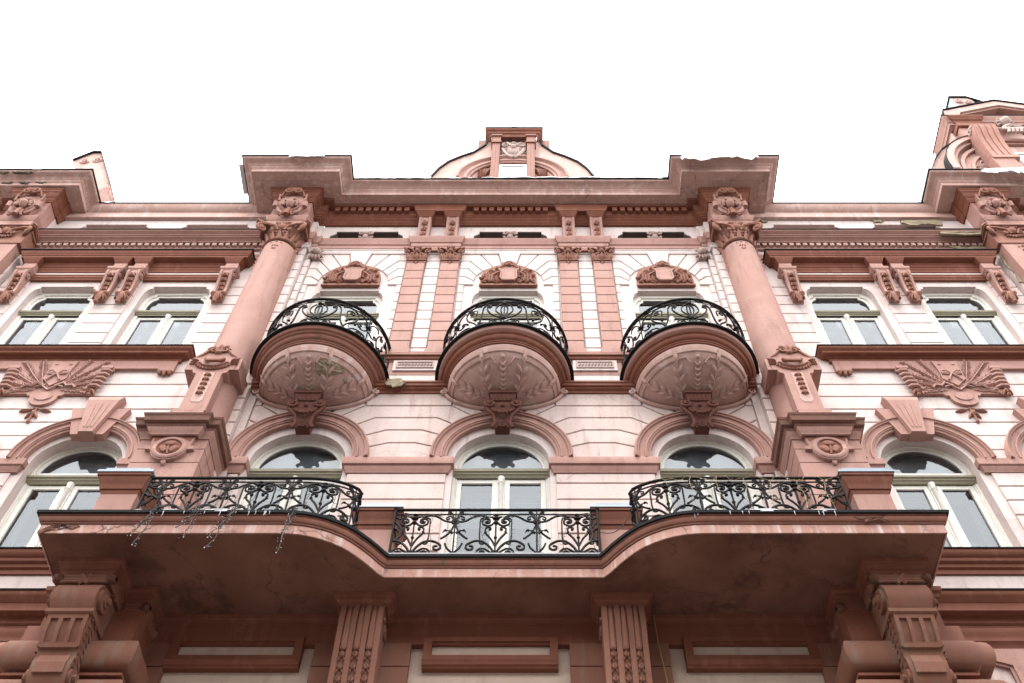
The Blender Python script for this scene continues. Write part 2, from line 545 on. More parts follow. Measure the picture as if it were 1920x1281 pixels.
UP = dict(hw=0.64, zb=13.34, ze=15.93, zt=16.30, he=0.53)
SU = dict(hw=0.60, zb=14.20, ze=16.06, zt=16.40, he=0.48)
def frieze_opening(cx):
    return [(cx - 0.86, 18.12), (cx + 0.86, 18.12), (cx + 0.86, 18.375), (cx + 0.75, 18.375), (cx + 0.72, 18.55), (cx + 0.62, 18.65), (cx + 0.62, 18.74),
            (cx - 0.62, 18.74), (cx - 0.62, 18.65), (cx - 0.72, 18.55), (cx - 0.75, 18.375), (cx - 0.86, 18.375)]

# ---- unseen house row added behind the camera to darken the lower storeys
OH = tag(empty('added_street_house', None, (0, 21.0 * -1, 0)), 'unseen plain house row added across the street to shade the lower storeys', 'building')
MB().box(-34, 34, -9, 0, GZ, 16.5).build('wall', M['opp'], OH, 0)
for i in range(16):
    for k in range(4):
        x_, z_ = -30 + 4 * i, 1.2 + 4 * k
        MB().box(x_ - 0.6, x_ + 0.6, -0.1, 0.03, z_ - 1.0, z_ + 1.0).build('window', M['base'], OH, 0)
MB().sweep([(0, 16.3), (0.3, 16.35), (0.4, 16.7), (0, 16.75)], [(-34, 0), (34, 0)]).build('eaves', M['opp'], OH, 0)
OH.rotation_euler = (0, 0, pi)
# ---- dark ground floor below the frame
GF = empty('ground_floor', B)
MB().box(-18, 18, -0.3, 0.42, GZ, 5.6).build('stone_base', M['base'], GF, 0)
# ---- middle wall
CW = empty('middle_wall', B)
holes = [arch_opening(c, 0.672, 8.62, 11.37) for c in XC] + [up_opening(c, **UP) for c in XC] + [frieze_opening(c) for c in XC]
core = plate('wall_core', [(-3.76, GZ), (3.76, GZ), (3.76, 19.6), (-3.76, 19.6)], holes, -0.34, -0.03, M['wall'], CW)

LV = [14.32 + 0.309 * k for k in range(11)]          # joint levels upstairs
def voussoirs(c, half):
    R, zc = 0.632, 16.59
    def ring(a0, a1, n=4): return [(c + R * cos(radians(a0 + (a1 - a0) * i / n)), zc + R * sin(radians(a0 + (a1 - a0) * i / n))) for i in range(n + 1)]
    H, T = c + half, 17.72
    a = [78.6, 62, 40, 21, 3]
    J = [(c + 0.575, T), (c + 0.74, 17.41), (c + 0.76, 17.10), (c + 0.80, 16.79)]
    polys = [ring(a[1], a[0]) + [(c + 0.21, T), J[0]],
             ring(a[2], a[1]) + [J[0], (H, T), (H, 17.41), J[1]],
             ring(a[3], a[2]) + [J[1], (H, 17.41), (H, 17.10), J[2]],
             ring(a[4], a[3]) + [J[2], (H, 17.10), (H, 16.79), J[3]],
             [(c + R, 16.48), (H, 16.48), (H, 16.79), J[3], (c + R, zc + 0.03)]]
    for p in polys:
        block(CW, p, -0.04, 0.0, M['wall'])
        block(CW, [(2 * c - x, z) for x, z in p], -0.04, 0.0, M['wall'])
    key = [(c - 0.125, 17.205), (c + 0.125, 17.205), (c + 0.215, 17.75), (c - 0.215, 17.75)]
    MB().prism(key, -0.02, 0.035).build('keystone', M['wall'], CW, 0)
    for k in range(-3, 7):                            # narrow strips beside the window
        z0, z1 = LV[0] + 0.309 * k, LV[0] + 0.309 * (k + 1)
        if z1 > 16.5: z1 = 16.48
        if z1 - z0 < 0.05: continue
        for sg in (-1, 1):
            x0, x1 = sorted((c + sg * 0.80, c + sg * half))
            block(CW, rect(x0, x1, z0, z1), -0.04, 0.0, M['wall'])
voussoirs(0.0, 0.925)
for c in (-2.84, 2.84): voussoirs(c, 0.905)
for s in (-1, 1):                                     # strips between the paired pilasters
    x0, x1 = sorted((s * 1.295, s * 1.575))
    zz = [13.98] + LV + [17.75]
    for a, b in zip(zz, zz[1:]): block(CW, rect(x0, x1, a, b), -0.04, 0.0, M['wall'])

def spandrel(cx):                                     # wall between two ground arches; cx midway
    hs = 1.43
    def apt(sg, z):                                   # point on the archivolt's outer line
        dz = z - 11.43
        return (cx + sg * (hs - sqrt(max(0, 0.97**2 - dz * dz))), z)
    def arcpts(sg, z0, z1, n=4): return [apt(sg, z0 + (z1 - z0) * i / n) for i in range(n + 1)]
    J = [(11.37, None, 11.37), (11.773, 0.19, 11.672), (12.079, 0.26, 11.93), (12.381, 0.462, 12.163), (12.687, 0.655, 12.34)]
    polys = []
    for (z0, h0, e0), (z1, h1, e1) in zip(J, J[1:]):
        p = []
        if h0 is None: p += [apt(-1, e0), apt(1, e0)]
        else: p += [apt(-1, e0), (cx - h0, z0), (cx + h0, z0), apt(1, e0)]
        p += arcpts(1, e0, e1)[1:]
        p += [(cx + h1, z1), (cx - h1, z1)] + arcpts(-1, e0, e1)[::-1][:-1]
        polys.append(p)
    polys.append(rect(cx - 0.655, cx + 0.655, 12.687, 13.05))
    for sg in (-1, 1):                                # the slanted blocks over the arch crown
        p = [(cx + sg * 0.655, 12.687), apt(sg, 12.34)] + [apt(sg, 12.34 + 0.05 * i) for i in (1,)] + \
            [(cx + sg * (hs - 0.16), 12.385), (cx + sg * (hs - 0.16), 13.05), (cx + sg * 0.655, 13.05)]
        polys.append(p)
    for p in polys:
        p = clipx(p, 3.75, -3.75)
        if len(p) > 2 and max(x for x, z in p) - min(x for x, z in p) > 0.02:
            block(CW, p, -0.04, 0.0, M['wall_low'])
for cx in (-4.29, -1.43, 1.43, 4.29): spandrel(cx)
LOWJ = [8.60, 8.90, 9.22, 9.55, 9.88, 10.21, 10.543, 10.877, 11.085]
for a, b in zip(LOWJ, LOWJ[1:]):
    for x0, x1 in ((-3.75, -3.60), (-2.12, -0.745), (0.745, 2.12), (3.60, 3.75)):
        block(CW, rect(x0, x1, a, b), -0.04, 0.0, M['wall_low'])
# imposts
IMP = [(-0.02, 11.085), (0.012, 11.085), (0.018, 11.12), (0.042, 11.16), (0.046, 11.20), (0.075, 11.215), (0.078, 11.235), (0.078, 11.345), (0.07, 11.365), (-0.02, 11.37)]
for x0, x1 in ((-2.125, -0.735), (0.735, 2.125)):
    MB().sweep(IMP, [(x0, -0.16), (x0, 0.0), (x1, 0.0), (x1, -0.16)]).build('impost', M['rose'], CW)
MB().sweep(IMP, [(3.595, -0.16), (3.595, 0.0), (3.86, 0.0)]).build('impost', M['rose'], CW)
MB().sweep(IMP, [(-3.86, 0.0), (-3.595, 0.0), (-3.595, -0.16)]).build('impost', M['rose'], CW)
# archivolts with plain inner ring
ARV = [(0.765, -0.03), (0.765, 0.045), (0.80, 0.05), (0.806, 0.068), (0.826, 0.07), (0.832, 0.085), (0.852, 0.085), (0.856, 0.062), (0.935, 0.068), (0.94, 0.094), (0.965, 0.098), (0.97, 0.115), (0.985, 0.118), (1.0, 0.10), (1.0, -0.03)]
arv = None
for c in XC:
    o = MB().arcsweep(ARV, c, 11.43, 0, pi, 40, legs=11.36).build('archivolt', M['rose'], CW)
# leafy corner masks beside the outer arches
for s in (-1, 1):
    f = MB()
    x = s * 3.66
    f.box(x - 0.06, x + 0.06, 0, 0.07, 17.50, 17.80)
    f.ball((x, 0.10, 17.68), 0.085, 9, 6)
    for k in range(5): f.leaf((x + 0.03 * (k - 2), 17.62), (x + 0.07 * (k - 2), 17.44 + 0.02 * abs(k - 2)), 0.07, 0.06, 0.06, 0.03)
    for e in (-1, 1): f.spiral(x + e * 0.08, 17.74, 0.05, 1.3, pi / 2, -e, 0.10, 0.02, 5)
    f.build('corner_mask', M['stone'], CW, loc=(0, 0, -0.08))
# string course between the storeys and plinth mouldings of the pilasters
STR = [(-0.02, 12.99), (0.02, 12.99), (0.03, 13.03), (0.065, 13.05), (0.07, 13.075), (0.10, 13.085), (0.105, 13.14), (0.12, 13.15), (0.12, 13.185), (0.03, 13.27), (-0.02, 13.27)]
SC = empty('string_course', B)
MB().sweep(STR, [(-3.86, 0.045), (-3.75, 0.045), (-3.75, 0.0), (3.75, 0.0), (3.75, 0.045), (3.86, 0.045)]).build('moulding', M['deep'], SC)
MB().box(-3.75, 3.75, -0.02, 0.006, 13.27, 13.50).build('band', M['wall'], SC)
MB().box(-3.75, 3.75, -0.02, 0.012, 13.50, 13.86).build('dado_band', M['rose'], SC, 0)
for s in (-1, 1):
    a = s * 1.43
    MB().prism(rect(a - 0.35, a + 0.35, 13.60, 13.885), 0, 0.035).build('tablet', M['wall'], SC, 0)
    t = MB()
    for sx0, sx1, z0, z1 in ((a - 0.30, a + 0.30, 13.82, 13.845), (a - 0.30, a + 0.30, 13.66, 13.685), (a - 0.30, a - 0.275, 13.685, 13.82), (a + 0.275, a + 0.30, 13.685, 13.82)):
        t.box(sx0, sx1, 0.034, 0.052, z0, z1)
    t.build('tablet_frame', M['stone'], SC, 0)
    t = MB()
    for i in range(11):
        x = a - 0.25 + 0.05 * i
        t.leaf((x - 0.02, 13.69), (x + 0.03, 13.815), 0.045, 0.034, 0.03)
    t.build('twisted_ribbon', M['stone'], SC)
PLM = [(-0.02, 13.86), (0.02, 13.86), (0.025, 13.90), (0.05, 13.92), (0.055, 13.97), (0.085, 13.985), (0.085, 14.03), (0.07, 14.06), (0.07, 14.10), (-0.02, 14.14)]
MB().sweep(PLM, [(-3.75, 0.0), (3.75, 0.0)]).build('moulding', M['deep'], SC)

# ---- pilasters
def volute_capital(parent, cx, w, z0, z1, d, name='capital', sc=1.0):
    """small composite capital: bell, abacus, corner volutes, leaves"""
    c = MB()
    h = z1 - z0
    c.wedge(cx - w / 2, cx + w / 2, 0, d + 0.01, z0, z0 + 0.62 * h, cx - w * 0.54, cx + w * 0.54, 0, d + 0.04)
    c.box(cx - w * 0.5, cx + w * 0.5, 0, d + 0.03, z0 - 0.02 * h, z0 + 0.06 * h)
    for s in (-1, 1):                                 # abacus horns
        c.prism([(cx, z0 + 0.80 * h), (cx + s * w * 0.45, z0 + 0.85 * h), (cx + s * w * 0.72, z0 + 0.97 * h), (cx + s * w * 0.66, z1), (cx + s * w * 0.40, z0 + 0.93 * h), (cx, z0 + 0.90 * h)], 0, d + 0.085)
        c.spiral(cx + s * w * 0.52, z0 + 0.68 * h, w * 0.17, 1.6, pi / 2, -s, d + 0.06, w * 0.045, 5)
        c.dome(cx + s * w * 0.52, z0 + 0.68 * h, w * 0.10, w * 0.12, d + 0.05, 0.05)
        c.tube([(cx + s * w * 0.10, d + 0.05, z0 + 0.60 * h), (cx + s * w * 0.25, d + 0.07, z0 + 0.80 * h), (cx + s * w * 0.48, d + 0.09, z0 + 0.88 * h), (cx + s * w * 0.62, d + 0.08, z0 + 0.80 * h)], w * 0.045, 5)
        c.leaf((cx + s * w * 0.40, z0 + 0.05 * h), (cx + s * w * 0.50, z0 + 0.48 * h), w * 0.26, d + 0.015, 0.05, 0.04)
        c.leaf((cx + s * w * 0.20, z0 + 0.05 * h), (cx + s * w * 0.17, z0 + 0.42 * h), w * 0.24, d + 0.015, 0.05, 0.04)
        c.spiral(cx + s * w * 0.20, z0 + 0.52 * h, w * 0.09, 1.3, -pi / 2, s, d + 0.055, w * 0.032, 4)
    c.leaf((cx, z0), (cx, z0 + 0.5 * h), w * 0.26, d + 0.02, 0.06, 0.05)
    c.dome(cx, z0 + 0.72 * h, w * 0.16, h * 0.15, d + 0.05, 0.06)
    for i in range(-2, 3): c.leaf((cx + i * w * 0.05, z0 + 0.80 * h), (cx + i * w * 0.11, z0 + 0.98 * h), w * 0.10, d + 0.08, 0.04)
    c.leaf((cx, z0 - 0.02), (cx, z0 - 0.13), w * 0.13, d, 0.025)
    for s in (-1, 1): c.leaf((cx, z0 - 0.02), (cx + s * w * 0.14, z0 - 0.07), w * 0.10, d, 0.022)
    return c.build(name, M['orn'], parent)
def pilaster(x0, x1):
    P = empty('pilaster', B)
    cx, wd = (x0 + x1) / 2, x1 - x0
    zz = [14.18] + [14.475 + 0.309 * k for k in range(0, 9)] + [17.10, 17.36]
    zz = [14.18] + [14.47 + 0.3085 * k for k in range(0, 10)]
    for a, b in zip(zz, zz[1:]): block(P, rect(x0, x1, a, b), -0.02, 0.05, M['rose'], 0.009)
    block(P, rect(x0, x1, zz[-1], 17.32), -0.02, 0.05, M['rose'], 0.004)
    MB().box(x0 - 0.02, x1 + 0.02, -0.02, 0.085, 14.04, 14.18).build('plinth', M['rose'], P)
    volute_capital(P, cx, wd, 17.32, 17.73, 0.05)
    return P
for s in (-1, 1):
    for a, b in ((0.935, 1.295), (1.572, 1.932)):
        x0, x1 = sorted((s * a, s * b))
        pilaster(x0, x1)

# ---- lunette reliefs over the upper doors
def lunette(c):
    L = empty('lunette_relief', B)
    pl = [(c - 0.515, 16.395), (c + 0.515, 16.395)] + arc(c, 16.70, 0.515, 0, 180, 16)
    MB().prism(pl, -0.02, 0.03).build('field', M['orn'], L, 30)
    MB().box(c - 0.53, c + 0.53, 0, 0.05, 16.385, 16.425).build('base_fillet', M['orn'], L)
    sh = MB().prism([(c - 0.14, 16.58), (c - 0.10, 16.50), (c + 0.10, 16.50), (c + 0.14, 16.58), (c + 0.13, 16.86), (c + 0.20, 16.98), (c + 0.1, 17.03), (c - 0.1, 17.03), (c - 0.20, 16.98), (c - 0.13, 16.86)], 0.02, 0.07)
    sh.tube([(c - 0.15, 0.08, 16.60), (c - 0.10, 0.085, 16.51), (c, 0.09, 16.495), (c + 0.10, 0.085, 16.51), (c + 0.15, 0.08, 16.60)], 0.018, 5)
    for s in (-1, 1): sh.tube([(c + s * 0.15, 0.08, 16.60), (c + s * 0.14, 0.08, 16.85), (c + s * 0.19, 0.08, 16.96)], 0.016, 4)
    sh.build('shield', M['rose'], L)
    cr = MB()
    for s in (-1, 1):
        cr.spiral(c + s * 0.07, 17.10, 0.06, 1.4, pi / 2, -s, 0.09, 0.022, 5)
        cr.tube([(c + s * 0.17, 0.06, 17.0), (c + s * 0.10, 0.09, 17.06), (c + s * 0.07, 0.09, 17.16), (c, 0.10, 17.19)], 0.025, 5)
    cr.dome(c, 17.12, 0.05, 0.07, 0.06, 0.07)
    cr.build('crest', M['orn'], L)
    rnd = random.Random(31)
    for s in (-1, 1):
        f = MB()
        for i in range(85):
            a = rnd.uniform(8, 80)
            r = rnd.uniform(0.14, 0.50)
            x, z = r * cos(radians(a)) + 0.03, 16.44 + (r * sin(radians(a))) * 1.25
            if x < 0.18 and z > 16.5 or sqrt(x * x + max(0, z - 16.70)**2) > 0.485: continue
            g = rnd.uniform(0, 2 * pi)
            f.leaf((c + s * x, z), (c + s * (x + 0.085 * cos(g)), z + 0.085 * sin(g)), 0.06, 0.03 + rnd.uniform(0, 0.02), 0.04, 0.02)
        for i in range(7):
            x, z = rnd.uniform(0.2, 0.38), rnd.uniform(16.48, 16.85)
            if sqrt(x * x + max(0, z - 16.70)**2) < 0.44: f.dome(c + s * x, z, 0.032, 0.032, 0.04, 0.045, 7, 2)
        f.tube([(c + s * 0.15, 0.06, 16.88), (c + s * 0.25, 0.07, 16.78), (c + s * 0.38, 0.06, 16.62), (c + s * 0.44, 0.05, 16.50)], 0.018, 4)
        for k in range(3): f.tube([(c + s * (0.30 + 0.05 * k), 0.05, 16.56), (c + s * (0.30 + 0.05 * k), 0.075, 16.72)], 0.024, 6)
        f.build('fruit_garland', M['orn'], L)
for c in XC: lunette(c)

# ---- windows
def leaf_frame(x0, x1, z0, z1, d0, d1, s, bot=None, top=None):
    b = MB()
    bot = bot or s
    top = top or s
    b.box(x0, x0 + s, d0, d1, z0, z1).box(x1 - s, x1, d0, d1, z0, z1)
    b.box(x0 + s, x1 - s, d0, d1 - 0.003, z0, z0 + bot).box(x0 + s, x1 - s, d0, d1 - 0.003, z1 - top, z1)
    return b
def inner_window(W_, cx, hw, zb, zt, trans, seed):
    r = random.Random(seed)
    b = MB()
    d0, d1 = -0.52, -0.46
    b.box(cx - hw, cx + hw, d0, d1, zt - 0.07, zt).box(cx - hw, cx - hw + 0.08, d0, d1, zb, zt - 0.07).box(cx + hw - 0.08, cx + hw, d0, d1, zb, zt - 0.07)
    b.box(cx - 0.06, cx + 0.06, d0 + 0.002, d1 + 0.01, zb, zt - 0.07)
    b.box(cx - hw + 0.08, cx - 0.06, d0, d1 + 0.002, trans - 0.06, trans + 0.05).box(cx + 0.06, cx + hw - 0.08, d0, d1 + 0.002, trans - 0.06, trans + 0.05)
    b.build('inner_sash', M['white'], W_, 0)
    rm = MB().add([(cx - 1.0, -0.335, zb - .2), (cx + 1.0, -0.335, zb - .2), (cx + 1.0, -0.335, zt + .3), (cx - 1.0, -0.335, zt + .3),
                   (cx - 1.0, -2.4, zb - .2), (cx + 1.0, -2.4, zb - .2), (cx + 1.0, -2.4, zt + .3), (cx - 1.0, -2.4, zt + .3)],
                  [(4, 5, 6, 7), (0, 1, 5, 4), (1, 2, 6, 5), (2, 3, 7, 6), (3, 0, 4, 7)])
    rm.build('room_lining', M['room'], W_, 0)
def curtain(W_, x0, x1, z0, z1, name='curtain', d=-0.60, seed=0):
    n = 26
    r = random.Random(seed)
    vs, fs = [], []
    for i in range(n + 1):
        x = x0 + (x1 - x0) * i / n
        dd = d + 0.02 * sin(i * 1.9 + seed) + 0.012 * sin(i * 0.7)
        vs += [(x, dd, z0), (x, dd * 0.5 + d * 0.5, z1)]
    fs = [(2 * i, 2 * i + 2, 2 * i + 3, 2 * i + 1) for i in range(n)]
    MB().add(vs, fs).build(name, M['curtain'], W_, 60)
def blind(W_, x0, x1, z0, z1):
    b = MB()
    n = int((z1 - z0) / 0.05)
    for i in range(n):
        z = z1 - 0.05 * (i + 1)
        b.wedge(x0, x1, -0.44, -0.43, z, z + 0.045, x0, x1, -0.455, -0.445)
    o = b.build('blind', M['curtain'], W_, 0)
    tag(o, kind='stuff')

def arched_window(cx, r, zb, zs, tz0, tz1, door, seed, parent=B):
    W_ = empty('arched_window', parent)
    df, db = -0.165, -0.24
    f = MB()
    prof = [(r + 0.03, db), (r + 0.03, df), (r - 0.028, df), (r - 0.032, df - 0.02), (r - 0.05, df - 0.015), (r - 0.055, df - 0.03), (r - 0.055, db)]
    f.arcsweep(prof, cx, zs, 0, pi, 30, legs=zb)
    f.build('frame', M['cream'], W_)
    ri = r - 0.058
    g = MB().arcsweep([(ri + 0.004, db + 0.02), (ri + 0.004, df - 0.018), (ri - 0.035, df - 0.018), (ri - 0.04, df - 0.026), (ri - 0.04, db + 0.02)], cx, zs, 0, pi, 30)
    g.box(cx - ri, cx + ri, db + 0.02, df - 0.02, tz1 - 0.01, zs + 0.03 if zs > tz1 else tz1 + 0.05)
    g.build('fanlight_frame', M['cream'], W_)
    zl = max(tz1, zs)
    pts = [(cx + (ri - 0.03), tz1 + 0.02)] + arc(cx, zs, ri - 0.03, 0, 180, 22) + [(cx - (ri - 0.03), tz1 + 0.02)]
    MB().add([(x, df - 0.034, z) for x, z in pts], [tuple(range(len(pts)))]).build('pane', M['glass'], W_, 0)
    MB().sweep([(-0.05, tz0), (0.0, tz0), (0.01, tz0 + 0.03), (0.03, tz0 + 0.045), (0.035, tz0 + 0.07), (0.055, tz0 + 0.08), (0.06, tz1 - 0.03), (0.03, tz1), (-0.05, tz1)],
               [(cx - r, df), (cx + r, df)]).build('transom', M['olive'], W_)
    mu = MB().box(cx - 0.05, cx + 0.05, db, df - 0.01, zb, tz0)
    mu.lathe([(0.035, zb), (0.035, tz0 - 0.14), (0.05, tz0 - 0.12), (0.035, tz0 - 0.10), (0.05, tz0 - 0.02), (0.05, tz0)], cx, df - 0.01, 0, pi, 8)
    mu.build('mullion', M['cream'], W_)
    for s in (-1, 1):
        x0, x1 = sorted((cx + s * 0.052, cx + s * (r - 0.057)))
        bt = 0.30 if door else 0.08
        b = leaf_frame(x0, x1, zb + 0.01, tz0 - 0.012, db + 0.01, df - 0.03, 0.068, bt)
        o = b.build('sash', M['cream'], W_, 0)
        MB().add([(x0 + 0.07, df - 0.06, zb + bt), (x1 - 0.07, df - 0.06, zb + bt), (x1 - 0.07, df - 0.06, tz0 - 0.08), (x0 + 0.07, df - 0.06, tz0 - 0.08)], [(0, 1, 2, 3)]).build('pane', M['glass'], W_, 0)
    fc = [(cx + r - 0.02, tz1 + 0.01)] + arc(cx, zs, r - 0.02, 0, 180, 14) + [(cx - r + 0.02, tz1 + 0.01)]
    MB().add([(x, -0.335 - 0.01 * (i % 2), z) for i, (x, z) in enumerate(fc)], [tuple(range(len(fc)))]).build('added_fan_panel', M['curtain'], W_, 0)  # pale panel added behind the fanlight to lighten its dark glass
    inner_window(W_, cx, r - 0.02, zb, zs + r * 0.75, tz0 - 0.02, seed)
    return W_
wins = [arched_window(c, 0.672, 8.63, 11.37, 11.19, 11.35, True, i) for i, c in enumerate(XC)]
blind(wins[1], -0.55, -0.07, 10.42, 11.10)
blind(wins[1], 0.07, 0.55, 10.42, 11.10)
curtain(wins[0], XC[0] - 0.62, XC[0] + 0.62, 8.7, 10.3, seed=1)
curtain(wins[1], XC[1] - 0.62, XC[1] + 0.62, 8.7, 10.15, seed=2)
curtain(wins[2], XC[2] - 0.62, XC[2] + 0.62, 8.7, 10.4, seed=3)

def upper_window(cx, hw, zb, ze, zt, he, tz0, tz1, seed, parent=B):
    W_ = empty('window', parent)
    df, db = -0.135, -0.22
    o_ = up_opening(cx, hw + 0.03, zb, ze + 0.02, zt + 0.03, he + 0.03)
    i_ = up_opening(cx, hw - 0.055, tz1, ze - 0.05, zt - 0.075, he - 0.06)
    plate('frame', o_, [i_, rect(cx - hw + 0.055, cx + hw - 0.055, zb + 0.03, tz0)], db, df, M['cream'], W_)
    k = up_opening(cx, hw - 0.05, tz1, ze - 0.045, zt - 0.07, he - 0.055)
    k2 = up_opening(cx, hw - 0.10, tz1 + 0.05, ze - 0.10, zt - 0.125, he - 0.10)
    plate('toplight_frame', k, [k2], db + 0.01, df - 0.03, M['cream'], W_)
    MB().add([(x, df - 0.042, z) for x, z in up_opening(cx, hw - 0.08, tz1 + 0.02, ze - 0.08, zt - 0.10, he - 0.08)], [tuple(range(14))]).build('pane', M['glass'], W_, 0)
    MB().sweep([(-0.05, tz0), (0.0, tz0), (0.01, tz0 + 0.03), (0.028, tz0 + 0.04), (0.032, tz0 + 0.06), (0.05, tz0 + 0.07), (0.055, tz1 - 0.03), (0.03, tz1), (-0.05, tz1)],
               [(cx - hw, df), (cx + hw, df)]).build('transom', M['olive'], W_)
    mu = MB().box(cx - 0.045, cx + 0.045, db, df - 0.01, zb, tz0)
    mu.lathe([(0.03, zb), (0.03, tz0 - 0.12), (0.045, tz0 - 0.10), (0.03, tz0 - 0.085), (0.052, tz0 - 0.02), (0.052, tz0)], cx, df - 0.01, 0, pi, 8)
    mu.build('mullion', M['cream'], W_)
    for s in (-1, 1):
        x0, x1 = sorted((cx + s * 0.047, cx + s * (hw - 0.057)))
        leaf_frame(x0, x1, zb + 0.04, tz0 - 0.01, db + 0.01, df - 0.03, 0.06).build('sash', M['cream'], W_, 0)
        MB().add([(x0 + 0.055, df - 0.06, zb + 0.09), (x1 - 0.055, df - 0.06, zb + 0.09), (x1 - 0.055, df - 0.06, tz0 - 0.06), (x0 + 0.055, df - 0.06, tz0 - 0.06)], [(0, 1, 2, 3)]).build('pane', M['glass'], W_, 0)
    inner_window(W_, cx, hw - 0.02, zb, zt - 0.02, tz0 - 0.03, seed)
    curtain(W_, cx - hw + 0.05, cx + hw - 0.05, zb, zb + (tz0 - zb) * (0.45 + 0.1 * (seed % 3)), seed=seed)
    return W_
for i, c in enumerate(XC): upper_window(c, tz0=15.50, tz1=15.64, seed=10 + i, **UP)

# ---- corner piers behind the giant columns, stepping out from the middle wall (right side; mirrored later)
RIGHT = []          # parts to mirror to the left
PR = empty('corner_pier', B)
RIGHT.append(PR)
MB().box(3.757, 3.875, -0.3, 0.018, GZ, 18.9).box(3.87, 4.70, -0.3, 0.11, GZ, 18.9).build('pier_core', M['wall'], PR, 0)
ZZ = [13.08] + [14.32 + 0.309 * k for k in range(-3, 11)] + [17.75]
for a, b in zip(ZZ, ZZ[1:]):
    block(PR, rect(3.75, 3.868, a, b), 0, 0.045, M['wall'])
    block(PR, rect(3.86, 4.71, a, b), 0.1, 0.14, M['wall'])
ZL = LOWJ + [11.37, 11.77, 12.08, 12.38, 12.687, 12.99]
for a, b in zip(ZL, ZL[1:]):
    block(PR, rect(3.75, 3.868, a, b), 0, 0.02, M['wall_low'])
    block(PR, rect(3.86, 4.71, a, b), 0.1, 0.14, M['wall_low'])

